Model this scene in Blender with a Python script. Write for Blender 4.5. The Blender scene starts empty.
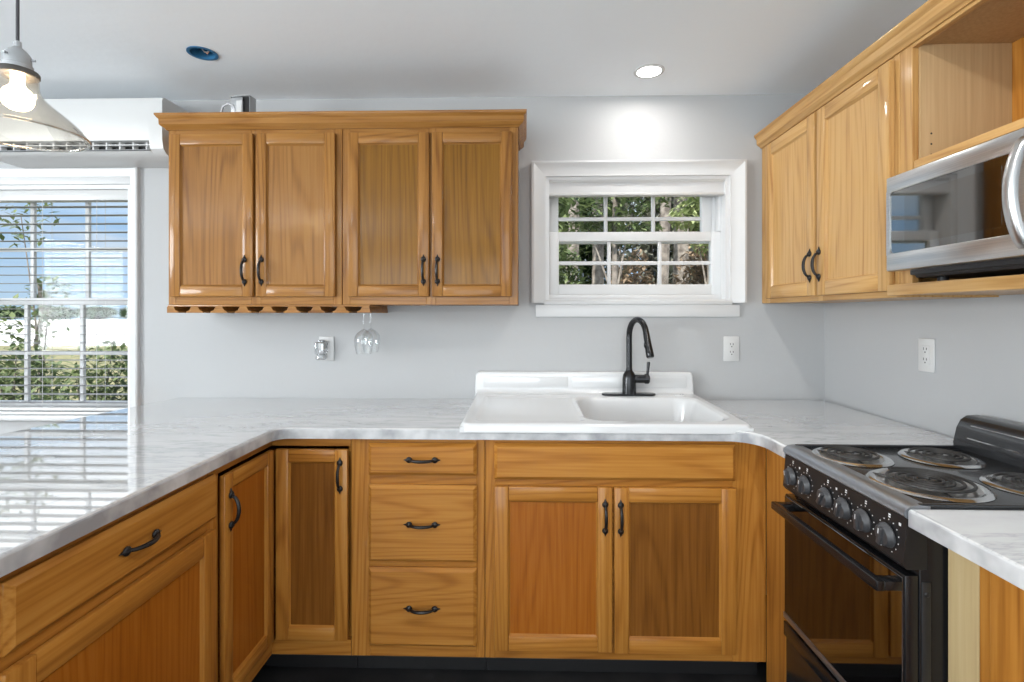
import bpy, bmesh, math, random
from mathutils import Vector, Matrix
C = bpy.context.scene.collection
PI = math.pi

# ---------------------------------------------------------------- camera, sky, sun, exposure
F_PX, HY, CAM_H, CAM_D = 515.0, 314.0, 1.315, 2.44
cam_d = bpy.data.cameras.new('camera')
cam_d.sensor_fit = 'HORIZONTAL'
cam_d.sensor_width = 36.0
cam_d.lens = 36.0 * F_PX / 1024.0
cam_d.shift_y = -(341.0 - HY) / 1024.0
cam_d.clip_start = 0.02
cam_d.clip_end = 600
cam = bpy.data.objects.new('camera', cam_d)
C.objects.link(cam)
cam.location = (0, -CAM_D, CAM_H)
cam.rotation_euler = (PI / 2, 0, math.radians(1.4))
S = bpy.context.scene
S.camera = cam
S.view_settings.view_transform = 'Standard'
S.view_settings.look = 'None'
S.view_settings.gamma = 1.0
S.view_settings.exposure = -0.08
S.view_settings.use_curve_mapping = False

world = bpy.data.worlds.new('sky')
S.world = world
world.use_nodes = True
wn, wl = world.node_tree.nodes, world.node_tree.links
wn.clear()
w_out = wn.new('ShaderNodeOutputWorld')
w_bg = wn.new('ShaderNodeBackground')
w_tc = wn.new('ShaderNodeTexCoord')
w_sep = wn.new('ShaderNodeSeparateXYZ')
wl.new(w_tc.outputs['Generated'], w_sep.inputs[0])
w_gr = wn.new('ShaderNodeValToRGB')
w_gr.color_ramp.elements[0].position = 0.0
w_gr.color_ramp.elements[0].color = (0.56, 0.74, 0.92, 1)
w_gr.color_ramp.elements[1].position = 0.75
w_gr.color_ramp.elements[1].color = (0.16, 0.36, 0.78, 1)
for w_p, w_c in ((0.14, (0.42, 0.64, 0.92, 1)), (0.21, (0.9, 1.0, 1.1, 1)), (0.30, (2.2, 2.25, 2.3, 1))):
    w_e = w_gr.color_ramp.elements.new(w_p)
    w_e.color = w_c
wl.new(w_sep.outputs[2], w_gr.inputs[0])
w_map = wn.new('ShaderNodeMapping')
w_map.inputs['Scale'].default_value = (2.0, 2.0, 9.0)
wl.new(w_tc.outputs['Generated'], w_map.inputs[0])
w_nz = wn.new('ShaderNodeTexNoise')
w_nz.inputs['Scale'].default_value = 2.2
w_nz.inputs['Detail'].default_value = 6
wl.new(w_map.outputs[0], w_nz.inputs['Vector'])
w_cl = wn.new('ShaderNodeValToRGB')
w_cl.color_ramp.elements[0].position = 0.52
w_cl.color_ramp.elements[0].color = (0, 0, 0, 1)
w_cl.color_ramp.elements[1].position = 0.75
w_cl.color_ramp.elements[1].color = (0.7, 0.7, 0.7, 1)
wl.new(w_nz.outputs[0], w_cl.inputs[0])
w_mix = wn.new('ShaderNodeMix')
w_mix.data_type = 'RGBA'
wl.new(w_cl.outputs[0], w_mix.inputs[0])
wl.new(w_gr.outputs[0], w_mix.inputs[6])
w_mix.inputs[7].default_value = (0.95, 0.96, 0.98, 1)
wl.new(w_mix.outputs[2], w_bg.inputs[0])
w_bg.inputs[1].default_value = 1.05
wl.new(w_bg.outputs[0], w_out.inputs[0])


def light(name, kind, loc, energy, color=(1, 1, 1), rot=(0, 0, 0), **kw):
    l = bpy.data.lights.new(name, kind)
    l.energy = energy
    l.color = color
    for k, v in kw.items():
        setattr(l, k, v)
    o = bpy.data.objects.new(name, l)
    o.location = loc
    o.rotation_euler = rot
    C.objects.link(o)
    return o


light('sun', 'SUN', (0, -8, 9), 8.5, (1.0, 0.95, 0.87), (math.radians(40), 0, math.radians(-20)), angle=0.009)
# fill lamps outside the added, unseen rear doors and side window
light('rear_fill_lamp', 'AREA', (-0.7, -5.28, 1.2), 92, (0.95, 0.985, 1.0), (PI / 2, 0, 0), shape='RECTANGLE', size=3.2, size_y=1.9)
light('side_fill_lamp', 'AREA', (-4.68, -3.2, 1.5), 270, (0.95, 0.98, 1.0), (PI / 2, 0, -PI / 2), shape='RECTANGLE', size=2.2, size_y=1.2)

# added fill lamp behind the camera, aimed up to brighten the ceiling
light('ceiling_fill_lamp', 'AREA', (-2.3, -3.95, 1.5), 58, (0.93, 0.975, 1.0), (PI, 0, 0), shape='DISK', size=0.30)

# ---------------------------------------------------------------- materials


def new_mat(name):
    m = bpy.data.materials.new(name)
    m.use_nodes = True
    n = m.node_tree.nodes
    return m, n, m.node_tree.links, n['Principled BSDF']


def plain(name, col, rough=0.5, metal=0.0, spec=0.5, coat=0.0, emis=None, estr=0.0, bump=None):
    m, n, l, b = new_mat(name)
    b.inputs['Base Color'].default_value = (*col, 1)
    b.inputs['Roughness'].default_value = rough
    b.inputs['Metallic'].default_value = metal
    b.inputs['Specular IOR Level'].default_value = spec
    b.inputs['Coat Weight'].default_value = coat
    b.inputs['Coat Roughness'].default_value = 0.08
    if emis:
        b.inputs['Emission Color'].default_value = (*emis, 1)
        b.inputs['Emission Strength'].default_value = estr
    if bump:
        tc = n.new('ShaderNodeTexCoord')
        nz = n.new('ShaderNodeTexNoise')
        nz.inputs['Scale'].default_value = bump[0]
        nz.inputs['Detail'].default_value = bump[2] if len(bump) > 2 else 3
        bp = n.new('ShaderNodeBump')
        bp.inputs['Strength'].default_value = bump[1]
        bp.inputs['Distance'].default_value = 0.004
        l.new(tc.outputs['Object'], nz.inputs['Vector'])
        l.new(nz.outputs['Fac'], bp.inputs['Height'])
        l.new(bp.outputs[0], b.inputs['Normal'])
    return m


def ramp(n, stops):
    r = n.new('ShaderNodeValToRGB')
    e = r.color_ramp.elements
    while len(e) < len(stops):
        e.new(0.5)
    for i, (p, c) in enumerate(stops):
        e[i].position = p
        e[i].color = (*c, 1) if len(c) == 3 else c
    return r


def math_n(n, l, op, a, b=None):
    m = n.new('ShaderNodeMath')
    m.operation = op
    for i, v in enumerate((a, b)):
        if v is None:
            continue
        if isinstance(v, (int, float)):
            m.inputs[i].default_value = v
        else:
            l.new(v, m.inputs[i])
    return m.outputs[0]


def oak(name, axis, dark, mid, lite, rough=0.45, ring=0.30, coat=0.4):
    m, n, l, b = new_mat(name)
    tc = n.new('ShaderNodeTexCoord')
    oi = n.new('ShaderNodeObjectInfo')
    off = n.new('ShaderNodeVectorMath')
    off.operation = 'ADD'
    cmb = n.new('ShaderNodeCombineXYZ')
    for i, k in enumerate((9.0, 17.0, 31.0)):
        l.new(math_n(n, l, 'MULTIPLY', oi.outputs['Random'], k), cmb.inputs[i])
    l.new(tc.outputs['Object'], off.inputs[0])
    l.new(cmb.outputs[0], off.inputs[1])

    def noise(across, along, detail=2.0):
        mp = n.new('ShaderNodeMapping')
        mp.inputs['Scale'].default_value = [along if 'xyz'[i] == axis else across for i in range(3)]
        nz = n.new('ShaderNodeTexNoise')
        nz.inputs['Scale'].default_value = 1.0
        nz.inputs['Detail'].default_value = detail
        l.new(off.outputs[0], mp.inputs['Vector'])
        l.new(mp.outputs[0], nz.inputs['Vector'])
        return nz.outputs['Fac']
    n1 = noise(4.6, 0.34, 1.0)
    n2 = noise(150.0, 4.5, 2.0)
    n3 = noise(2.6, 0.5, 2.0)
    n4 = noise(55.0, 1.3, 2.0)
    r = math_n(n, l, 'SINE', math_n(n, l, 'MULTIPLY', n1, 150.0))
    r = math_n(n, l, 'ADD', math_n(n, l, 'MULTIPLY', r, 0.5), 0.5)
    r = math_n(n, l, 'POWER', r, 3.0)
    f = math_n(n, l, 'MULTIPLY', r, ring * 0.55)
    f = math_n(n, l, 'ADD', f, math_n(n, l, 'MULTIPLY', n2, 0.42))
    f = math_n(n, l, 'ADD', f, math_n(n, l, 'MULTIPLY', n3, 0.34))
    f = math_n(n, l, 'ADD', f, math_n(n, l, 'MULTIPLY', n4, 0.26))
    rp = ramp(n, [(0.32, lite), (0.56, mid), (0.86, dark)])
    l.new(f, rp.inputs[0])
    l.new(rp.outputs[0], b.inputs['Base Color'])
    b.inputs['Roughness'].default_value = rough
    b.inputs['Specular IOR Level'].default_value = 0.12
    b.inputs['Coat Weight'].default_value = coat
    b.inputs['Coat Roughness'].default_value = 0.13
    bp = n.new('ShaderNodeBump')
    bp.inputs['Strength'].default_value = 0.12
    bp.inputs['Distance'].default_value = 0.001
    l.new(n2, bp.inputs['Height'])
    l.new(bp.outputs[0], b.inputs['Normal'])
    return m


def marble(name):
    m, n, l, b = new_mat(name)
    tc = n.new('ShaderNodeTexCoord')
    mp = n.new('ShaderNodeMapping')
    mp.inputs['Rotation'].default_value = (0, 0, math.radians(28))
    mp.inputs['Scale'].default_value = (1.3, 5.0, 3.0)
    l.new(tc.outputs['Object'], mp.inputs[0])
    a = n.new('ShaderNodeTexNoise')
    a.inputs['Scale'].default_value = 2.2
    a.inputs['Detail'].default_value = 5
    a.inputs['Roughness'].default_value = 0.6
    a.inputs['Distortion'].default_value = 0.5
    l.new(mp.outputs[0], a.inputs['Vector'])
    v = math_n(n, l, 'ABSOLUTE', math_n(n, l, 'SUBTRACT', a.outputs['Fac'], 0.5))
    vr = ramp(n, [(0.0, (0.66, 0.67, 0.69)), (0.012, (0.84, 0.845, 0.855)), (0.05, (1, 1, 1))])
    l.new(v, vr.inputs[0])
    c = n.new('ShaderNodeTexNoise')
    c.inputs['Scale'].default_value = 1.7
    c.inputs['Detail'].default_value = 5
    c.inputs['Roughness'].default_value = 0.65
    l.new(mp.outputs[0], c.inputs['Vector'])
    cr = ramp(n, [(0.34, (0.50, 0.51, 0.525)), (0.46, (0.62, 0.62, 0.625)), (0.60, (0.66, 0.66, 0.66))])
    l.new(c.outputs['Fac'], cr.inputs[0])
    mx = n.new('ShaderNodeMix')
    mx.data_type = 'RGBA'
    mx.blend_type = 'MULTIPLY'
    mx.inputs[0].default_value = 0.8
    l.new(cr.outputs[0], mx.inputs[6])
    l.new(vr.outputs[0], mx.inputs[7])
    l.new(mx.outputs[2], b.inputs['Base Color'])
    b.inputs['Roughness'].default_value = 0.05
    b.inputs['Specular IOR Level'].default_value = 0.75
    b.inputs['Coat Weight'].default_value = 1.0
    b.inputs['Coat IOR'].default_value = 1.6
    b.inputs['Coat Roughness'].default_value = 0.02
    return m


def clear_glass(name, tint=(1, 1, 1), fac_lo=0.06, fac_hi=0.75, rough=0.0):
    """thin glass: see-through, with a mirror share that grows towards grazing angles"""
    m, n, l, b = new_mat(name)
    n.remove(b)
    tr = n.new('ShaderNodeBsdfTransparent')
    tr.inputs[0].default_value = (*tint, 1)
    gl = n.new('ShaderNodeBsdfGlossy')
    gl.inputs['Roughness'].default_value = rough
    lw = n.new('ShaderNodeLayerWeight')
    lw.inputs[0].default_value = 0.25
    mr = n.new('ShaderNodeMapRange')
    mr.inputs['To Min'].default_value = fac_lo
    mr.inputs['To Max'].default_value = fac_hi
    l.new(lw.outputs['Facing'], mr.inputs[0])
    mix = n.new('ShaderNodeMixShader')
    l.new(mr.outputs[0], mix.inputs[0])
    l.new(tr.outputs[0], mix.inputs[1])
    l.new(gl.outputs[0], mix.inputs[2])
    l.new(mix.outputs[0], n['Material Output'].inputs[0])
    return m


def mottled(name, c1, c2, scale, rough=0.8, detail=4, bump=0.0):
    m, n, l, b = new_mat(name)
    tc = n.new('ShaderNodeTexCoord')
    nz = n.new('ShaderNodeTexNoise')
    nz.inputs['Scale'].default_value = scale
    nz.inputs['Detail'].default_value = detail
    l.new(tc.outputs['Object'], nz.inputs['Vector'])
    r = ramp(n, [(0.35, c1), (0.65, c2)])
    l.new(nz.outputs['Fac'], r.inputs[0])
    l.new(r.outputs[0], b.inputs['Base Color'])
    b.inputs['Roughness'].default_value = rough
    if bump:
        bp = n.new('ShaderNodeBump')
        bp.inputs['Strength'].default_value = bump
        bp.inputs['Distance'].default_value = 0.01
        l.new(nz.outputs['Fac'], bp.inputs['Height'])
        l.new(bp.outputs[0], b.inputs['Normal'])
    return m


def leaf_mat(name, c1, c2):
    m, n, l, b = new_mat(name)
    ge = n.new('ShaderNodeNewGeometry')
    r = ramp(n, [(0.0, c1), (1.0, c2)])
    l.new(ge.outputs['Random Per Island'], r.inputs[0])
    l.new(r.outputs[0], b.inputs['Base Color'])
    b.inputs['Roughness'].default_value = 0.5
    tl = n.new('ShaderNodeBsdfTranslucent')
    l.new(r.outputs[0], tl.inputs[0])
    mix = n.new('ShaderNodeMixShader')
    mix.inputs[0].default_value = 0.3
    l.new(b.outputs[0], mix.inputs[1])
    l.new(tl.outputs[0], mix.inputs[2])
    l.new(mix.outputs[0], n['Material Output'].inputs[0])
    return m


OD, OM, OL = (0.22, 0.074, 0.011), (0.41, 0.166, 0.027), (0.50, 0.232, 0.048)
OAKX = oak('oak_grain_x', 'x', OD, OM, OL)
OAKY = oak('oak_grain_y', 'y', OD, OM, OL)
OAKZ = oak('oak_grain_z', 'z', OD, OM, OL)
OAKP = oak('oak_panel', 'z', OD, OM, OL, ring=0.26)
PANELB = oak('base_panel', 'z', (0.20, 0.050, 0.004), (0.34, 0.102, 0.008), (0.42, 0.145, 0.018), ring=0.22)
PANELD = oak('dark_panel', 'z', (0.10, 0.034, 0.004), (0.19, 0.068, 0.009), (0.26, 0.105, 0.018), ring=0.22)
PANELU = oak('upper_panel', 'z', (0.105, 0.040, 0.004), (0.192, 0.082, 0.006), (0.25, 0.115, 0.012), ring=0.3)
RD, RM, RL = (0.29, 0.130, 0.038), (0.475, 0.270, 0.095), (0.56, 0.345, 0.14)  # paler copy of the oak: glare on the right-hand cabinets lightened into the colour
LITX = oak('lit_oak_grain_x', 'x', RD, RM, RL)
LITY = oak('lit_oak_grain_y', 'y', RD, RM, RL)
LITZ = oak('lit_oak_grain_z', 'z', RD, RM, RL)
LITP = oak('lit_oak_panel', 'z', RD, (0.50, 0.29, 0.105), RL, ring=0.2)
PANELV = oak('upper_panel_tan', 'z', (0.145, 0.053, 0.010), (0.255, 0.112, 0.024), (0.32, 0.152, 0.04), ring=0.3)
UD, UM, UL_ = (0.14, 0.050, 0.010), (0.285, 0.124, 0.026), (0.36, 0.174, 0.046)
TANX = oak('tan_oak_grain_x', 'x', UD, UM, UL_)
TANZ = oak('tan_oak_grain_z', 'z', UD, UM, UL_)
BIRCH = oak('birch_ply', 'z', (0.36, 0.235, 0.115), (0.46, 0.31, 0.16), (0.53, 0.37, 0.205), rough=0.5, ring=0.1, coat=0.0)
RAWPLY = oak('raw_ply', 'z', (0.40, 0.285, 0.14), (0.50, 0.37, 0.19), (0.56, 0.43, 0.24), rough=0.6, ring=0.08, coat=0.0)
WALL = plain('wall_paint', (0.435, 0.44, 0.446), 0.75, bump=(38, 0.16, 4))
CEIL = plain('ceiling_paint', (0.895, 0.935, 0.97), 0.85, bump=(16, 0.34, 5))
TRIM = plain('white_trim', (0.62, 0.625, 0.63), 0.38)
VINYL = plain('white_vinyl', (0.68, 0.685, 0.69), 0.32)
SHADEFAB = plain('shade_fabric', (0.60, 0.605, 0.615), 0.8)
MARBLE = marble('marble_laminate')
PORC = plain('white_enamel', (0.66, 0.665, 0.67), 0.16, coat=0.3)
FLOOR = mottled('dark_floor', (0.012, 0.012, 0.013), (0.028, 0.027, 0.027), 7, 0.4)
BRONZE = plain('dark_bronze', (0.022, 0.02, 0.02), 0.34, metal=0.55, spec=0.6)
FAUC = plain('black_metal', (0.028, 0.028, 0.03), 0.25, metal=0.7, spec=0.6)
CHROME = plain('chrome', (0.72, 0.72, 0.72), 0.12, metal=1.0)
BLACK = plain('black_enamel', (0.008, 0.008, 0.009), 0.25, spec=0.35, coat=0.15)
BLKTOP = plain('black_cooktop', (0.016, 0.017, 0.019), 0.22, coat=0.4)
BLKPLA = plain('black_plastic', (0.012, 0.012, 0.013), 0.4)
KNOB = plain('knob_plastic', (0.045, 0.045, 0.048), 0.38)
COIL = plain('coil_metal', (0.05, 0.048, 0.047), 0.42, metal=0.6)
OVGLASS = plain('oven_glass', (0.20, 0.19, 0.185), 0.03, metal=1.0)
MWGLASS = plain('microwave_glass', (0.28, 0.285, 0.285), 0.03, metal=1.0)
TICK = plain('white_print', (0.75, 0.75, 0.75), 0.5)
GALV = plain('galvanised', (0.42, 0.43, 0.44), 0.42, metal=0.5)
BLUE = plain('blue_plastic', (0.028, 0.15, 0.30), 0.45)
WHPLA = plain('white_plastic', (0.61, 0.61, 0.605), 0.35)
DARK = plain('dark_gap', (0.01, 0.01, 0.01), 0.8)
GREYV = plain('grey_vane', (0.28, 0.29, 0.3), 0.5)
COPPER = plain('copper', (0.75, 0.36, 0.2), 0.35, metal=1)
WIREG = plain('wire_grey', (0.5, 0.5, 0.52), 0.5)
GLASS = clear_glass('window_glass', (0.97, 0.98, 0.98), 0.002, 0.06)
SHADEG = clear_glass('lamp_glass', (0.97, 0.94, 0.89), 0.09, 0.75)
WINEG = clear_glass('wine_glass', (0.985, 0.99, 0.99), 0.035, 0.4)
CLEARP = clear_glass('clear_plastic', (0.86, 0.87, 0.88), 0.22, 0.8, 0.08)
BULB = plain('bulb_glow', (1, 0.95, 0.85), 0.4, emis=(1.0, 0.80, 0.55), estr=38)
CANL = plain('downlight_glow', (1, 1, 1), 0.4, emis=(1.0, 0.96, 0.90), estr=14)
LEDW = plain('indicator_glow', (1, 1, 1), 0.4, emis=(1, 1, 1), estr=2.0)


def steel(name):
    m, n, l, b = new_mat(name)
    tc = n.new('ShaderNodeTexCoord')
    mp = n.new('ShaderNodeMapping')
    mp.inputs['Scale'].default_value = (2, 3, 420)
    nz = n.new('ShaderNodeTexNoise')
    nz.inputs['Scale'].default_value = 1
    nz.inputs['Detail'].default_value = 2
    l.new(tc.outputs['Object'], mp.inputs[0])
    l.new(mp.outputs[0], nz.inputs['Vector'])
    r = ramp(n, [(0.3, (0.55, 0.55, 0.55)), (0.7, (0.68, 0.67, 0.66))])
    l.new(nz.outputs['Fac'], r.inputs[0])
    l.new(r.outputs[0], b.inputs['Base Color'])
    b.inputs['Metallic'].default_value = 1
    b.inputs['Roughness'].default_value = 0.3
    return m


STEEL = steel('brushed_steel')

# ---------------------------------------------------------------- mesh helpers


class MB:
    """collects shapes in a bmesh; build() links them as ONE mesh object"""

    def __init__(self):
        self.bm = bmesh.new()
        self.mi = 0

    def _tag(self, faces, smooth=False):
        for f in faces:
            f.material_index = self.mi
            f.smooth = smooth

    def box(self, x0, x1, y0, y1, z0, z1, bev=0.0, seg=2, rot=None):
        x0, x1 = min(x0, x1), max(x0, x1)
        y0, y1 = min(y0, y1), max(y0, y1)
        z0, z1 = min(z0, z1), max(z0, z1)
        b = bmesh.new()
        bmesh.ops.create_cube(b, size=1)
        for v in b.verts:
            v.co = Vector((x0 + (v.co.x + .5) * (x1 - x0), y0 + (v.co.y + .5) * (y1 - y0), z0 + (v.co.z + .5) * (z1 - z0)))
        if bev > 0:
            bev = min(bev, 0.48 * min(x1 - x0, y1 - y0, z1 - z0))
            bmesh.ops.bevel(b, geom=list(b.edges), offset=bev, segments=seg, profile=0.5, affect='EDGES')
        if rot is not None:
            bmesh.ops.transform(b, matrix=rot, verts=b.verts)
        self.join(b, bev > 0 and seg > 2)
        return self

    def join(self, b, smooth=False):
        vm = {}
        for v in b.verts:
            vm[v] = self.bm.verts.new(v.co)
        for f in b.faces:
            try:
                nf = self.bm.faces.new([vm[v] for v in f.verts])
                nf.material_index = self.mi
                nf.smooth = smooth
            except ValueError:
                pass
        b.free()

    def prism(self, pts, axis, a0, a1, smooth=False):
        """extrude polygon pts along axis. pts are (x,z) for axis y, (y,z) for axis x, (x,y) for axis z"""
        def mk(p, a):
            return {'x': (a, p[0], p[1]), 'y': (p[0], a, p[1]), 'z': (p[0], p[1], a)}[axis]
        A = [self.bm.verts.new(mk(p, a0)) for p in pts]
        B = [self.bm.verts.new(mk(p, a1)) for p in pts]
        n = len(pts)
        fs = [self.bm.faces.new(A[::-1]), self.bm.faces.new(B)]
        sd = [self.bm.faces.new((A[i], A[(i + 1) % n], B[(i + 1) % n], B[i])) for i in range(n)]
        self._tag(fs)
        self._tag(sd, smooth)
        return self

    def tube(self, pts, r, n=10, closed=False, cap=True):
        pts = [Vector(p) for p in pts]
        m = len(pts)
        rs = r if isinstance(r, (list, tuple)) else [r] * m
        rings = []
        up = None
        for i, p in enumerate(pts):
            if closed:
                t = pts[(i + 1) % m] - pts[i - 1]
            else:
                t = pts[min(i + 1, m - 1)] - pts[max(i - 1, 0)]
            t.normalize()
            if up is None:
                a = Vector((0, 0, 1)) if abs(t.z) < 0.9 else Vector((1, 0, 0))
                up = t.cross(a).normalized()
            else:
                up = (up - t * up.dot(t)).normalized()
            w = t.cross(up)
            rings.append([self.bm.verts.new(p + (up * math.cos(2 * PI * k / n) + w * math.sin(2 * PI * k / n)) * rs[i]) for k in range(n)])
        fs = []
        for i in range(m if closed else m - 1):
            a, b = rings[i], rings[(i + 1) % m]
            for k in range(n):
                fs.append(self.bm.faces.new((a[k], a[(k + 1) % n], b[(k + 1) % n], b[k])))
        self._tag(fs, True)
        if cap and not closed:
            self._tag([self.bm.faces.new(rings[0][::-1]), self.bm.faces.new(rings[-1])])
        return self

    def lathe(self, prof, c=(0, 0, 0), n=32, axis='z', closed=False, scale=(1, 1)):
        """prof: (radius, height) list"""
        c = Vector(c)
        rings = []
        for (r, h) in prof:
            ring = []
            for k in range(n):
                u, v = r * math.cos(2 * PI * k / n) * scale[0], r * math.sin(2 * PI * k / n) * scale[1]
                p = {'z': (u, v, h), 'x': (h, u, v), 'y': (u, h, v)}[axis]
                ring.append(self.bm.verts.new(c + Vector(p)))
            rings.append(ring)
        fs = []
        m = len(rings)
        for i in range(m if closed else m - 1):
            a, b = rings[i], rings[(i + 1) % m]
            for k in range(n):
                fs.append(self.bm.faces.new((a[k], a[(k + 1) % n], b[(k + 1) % n], b[k])))
        self._tag(fs, True)
        if not closed:
            caps = []
            if prof[0][0] > 1e-4:
                caps.append(self.bm.faces.new(rings[0][::-1]))
            if prof[-1][0] > 1e-4:
                caps.append(self.bm.faces.new(rings[-1]))
            self._tag(caps)
        return self

    def lathe_open(self, prof, c=(0, 0, 0), n=32, axis='z'):
        c = Vector(c)
        rings = []
        for (r, h) in prof:
            ring = []
            for k in range(n):
                u, v = r * math.cos(2 * PI * k / n), r * math.sin(2 * PI * k / n)
                p = {'z': (u, v, h), 'x': (h, u, v), 'y': (u, h, v)}[axis]
                ring.append(self.bm.verts.new(c + Vector(p)))
            rings.append(ring)
        fs = []
        for a, b in zip(rings, rings[1:]):
            for k in range(n):
                fs.append(self.bm.faces.new((a[k], a[(k + 1) % n], b[(k + 1) % n], b[k])))
        self._tag(fs, True)
        return self

    def ball(self, c, rx, ry, rz, n=14):
        b = bmesh.new()
        bmesh.ops.create_uvsphere(b, u_segments=n, v_segments=max(6, n // 2), radius=1)
        for v in b.verts:
            v.co = Vector((c[0] + v.co.x * rx, c[1] + v.co.y * ry, c[2] + v.co.z * rz))
        self.join(b, True)
        return self

    def sweep(self, prof, path, normals):
        """prof (out, up) swept along path points with miter; normals = outward direction (already mitred/scaled) per point"""
        rings = []
        for p, nn in zip(path, normals):
            rings.append([self.bm.verts.new((p[0] + nn[0] * o, p[1] + nn[1] * o, p[2] + u)) for o, u in prof])
        k = len(prof)
        fs = []
        for a, b in zip(rings, rings[1:]):
            for i in range(k):
                fs.append(self.bm.faces.new((a[i], a[(i + 1) % k], b[(i + 1) % k], b[i])))
        fs.append(self.bm.faces.new(rings[0][::-1]))
        fs.append(self.bm.faces.new(rings[-1]))
        self._tag(fs)
        return self

    def build(self, name, mats, parent=None, loc=(0, 0, 0), rot=(0, 0, 0), sharp=35):
        """loc: vertices are given in the parent's frame; the object's origin goes to loc"""
        bmesh.ops.recalc_face_normals(self.bm, faces=self.bm.faces)
        me = bpy.data.meshes.new(name)
        self.bm.to_mesh(me)
        self.bm.free()
        if not isinstance(mats, (list, tuple)):
            mats = [mats]
        for m in mats:
            me.materials.append(m)
        try:
            me.set_sharp_from_angle(angle=math.radians(sharp))
        except Exception:
            pass
        o = bpy.data.objects.new(name, me)
        o.location = loc
        o.rotation_euler = rot
        if parent:
            o.parent = parent
        C.objects.link(o)
        return o


def recentre(o):
    """move a top-level mesh's origin to the middle of its base"""
    me = o.data
    xs = [v.co.x for v in me.vertices]
    ys = [v.co.y for v in me.vertices]
    zs = [v.co.z for v in me.vertices]
    d = Vector(((min(xs) + max(xs)) / 2, (min(ys) + max(ys)) / 2, min(zs)))
    me.transform(Matrix.Translation(-d))
    o.location = o.location + d
    return o


def tag(o, label, cat, group=None, kind=None):
    o['label'] = label
    o['category'] = cat
    if group:
        o['group'] = group
    if kind:
        o['kind'] = kind
    return o


def thing(name, label, cat, loc=(0, 0, 0), rotz=0.0, group=None, kind=None):
    o = bpy.data.objects.new(name, None)
    o.empty_display_size = 0.05
    o.location = loc
    o.rotation_euler = (0, 0, rotz)
    C.objects.link(o)
    return tag(o, label, cat, group, kind)


def struct(o, label=None, cat=None):
    o['kind'] = 'structure'
    if label:
        o['label'] = label
        o['category'] = cat
    return o


def copy_tree(o, parent=None):
    c = o.copy()
    C.objects.link(c)
    c.parent = parent
    for ch in list(o.children):
        copy_tree(ch, c)
    return c


def arc(cx, cy, r, a0, a1, n=8):
    return [(cx + r * math.cos(math.radians(a0 + (a1 - a0) * i / n)), cy + r * math.sin(math.radians(a0 + (a1 - a0) * i / n))) for i in range(n + 1)]


# ---------------------------------------------------------------- room shell
XL, XR, YR, ZC, TH = -4.6, 1.40, -5.2, 2.343, 0.16
W1 = (0.095, 0.965, 1.368, 1.968)          # sink window opening x0,x1,z0,z1
W2 = (-2.845, -1.895, 0.828, 1.94)           # tall window at the far left


def wall_with_holes(name, u0, u1, z0, z1, holes, place):
    """place(mb, u0,u1,z0,z1) adds one slab of the wall"""
    mb = MB()
    us = sorted({u0, u1, *[h[0] for h in holes], *[h[1] for h in holes]})
    for a, b in zip(us, us[1:]):
        hs = sorted([h for h in holes if h[0] <= a + 1e-6 and h[1] >= b - 1e-6], key=lambda h: h[2])
        z = z0
        for h in hs:
            place(mb, a, b, z, h[2])
            z = h[3]
        place(mb, a, b, z, z1)
    bmesh.ops.remove_doubles(mb.bm, verts=mb.bm.verts, dist=1e-5)
    return struct(mb.build(name, WALL))


wall_with_holes('wall_back', XL - TH, XR + TH, -0.02, ZC + 0.1, [W1, W2], lambda m, a, b, c, d: m.box(a, b, 0, TH, c, d))
wall_with_holes('wall_right', YR, 0, -0.02, ZC + 0.1, [], lambda m, a, b, c, d: m.box(XR, XR + TH, a, b, c, d))
WL = (-4.3, -2.1, 0.9, 2.1)
wall_with_holes('wall_left', YR, 0, -0.02, ZC + 0.1, [WL], lambda m, a, b, c, d: m.box(XL - TH, XL, a, b, c, d))
DR = (-2.3, 0.9, 0.0, 2.08)
wall_with_holes('wall_rear', XL - TH, XR + TH, -0.02, ZC + 0.1, [DR], lambda m, a, b, c, d: m.box(a, b, YR - TH, YR, c, d))
mb = MB()
mb.box(XL - TH, XR + TH, YR - TH, TH, -0.06, 0)
struct(mb.build('floor', FLOOR))

# ceiling slab with the round cut-out of the open electrical box
BX, BY, BR = -1.268, -0.442, 0.050
mb = MB()
outer = [mb.bm.verts.new(p + (ZC,)) for p in ((XL - TH, YR - TH), (XR + TH, YR - TH), (XR + TH, TH), (XL - TH, TH))]
inner = [mb.bm.verts.new((BX + BR * math.cos(a * PI / 16), BY + BR * math.sin(a * PI / 16), ZC)) for a in range(32)]
edges = [mb.bm.edges.new((l_[i], l_[(i + 1) % len(l_)])) for l_ in (outer, inner) for i in range(len(l_))]
res = bmesh.ops.triangle_fill(mb.bm, use_beauty=True, use_dissolve=False, edges=edges)
fs = [f for f in mb.bm.faces if (f.calc_center_median().xy - Vector((BX, BY))).length > BR * 0.9 or True]
ext = bmesh.ops.extrude_face_region(mb.bm, geom=fs)
for v in [g for g in ext['geom'] if isinstance(g, bmesh.types.BMVert)]:
    v.co.z += 0.12
struct(mb.build('ceiling', CEIL))

# ---------------------------------------------------------------- windows


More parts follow.
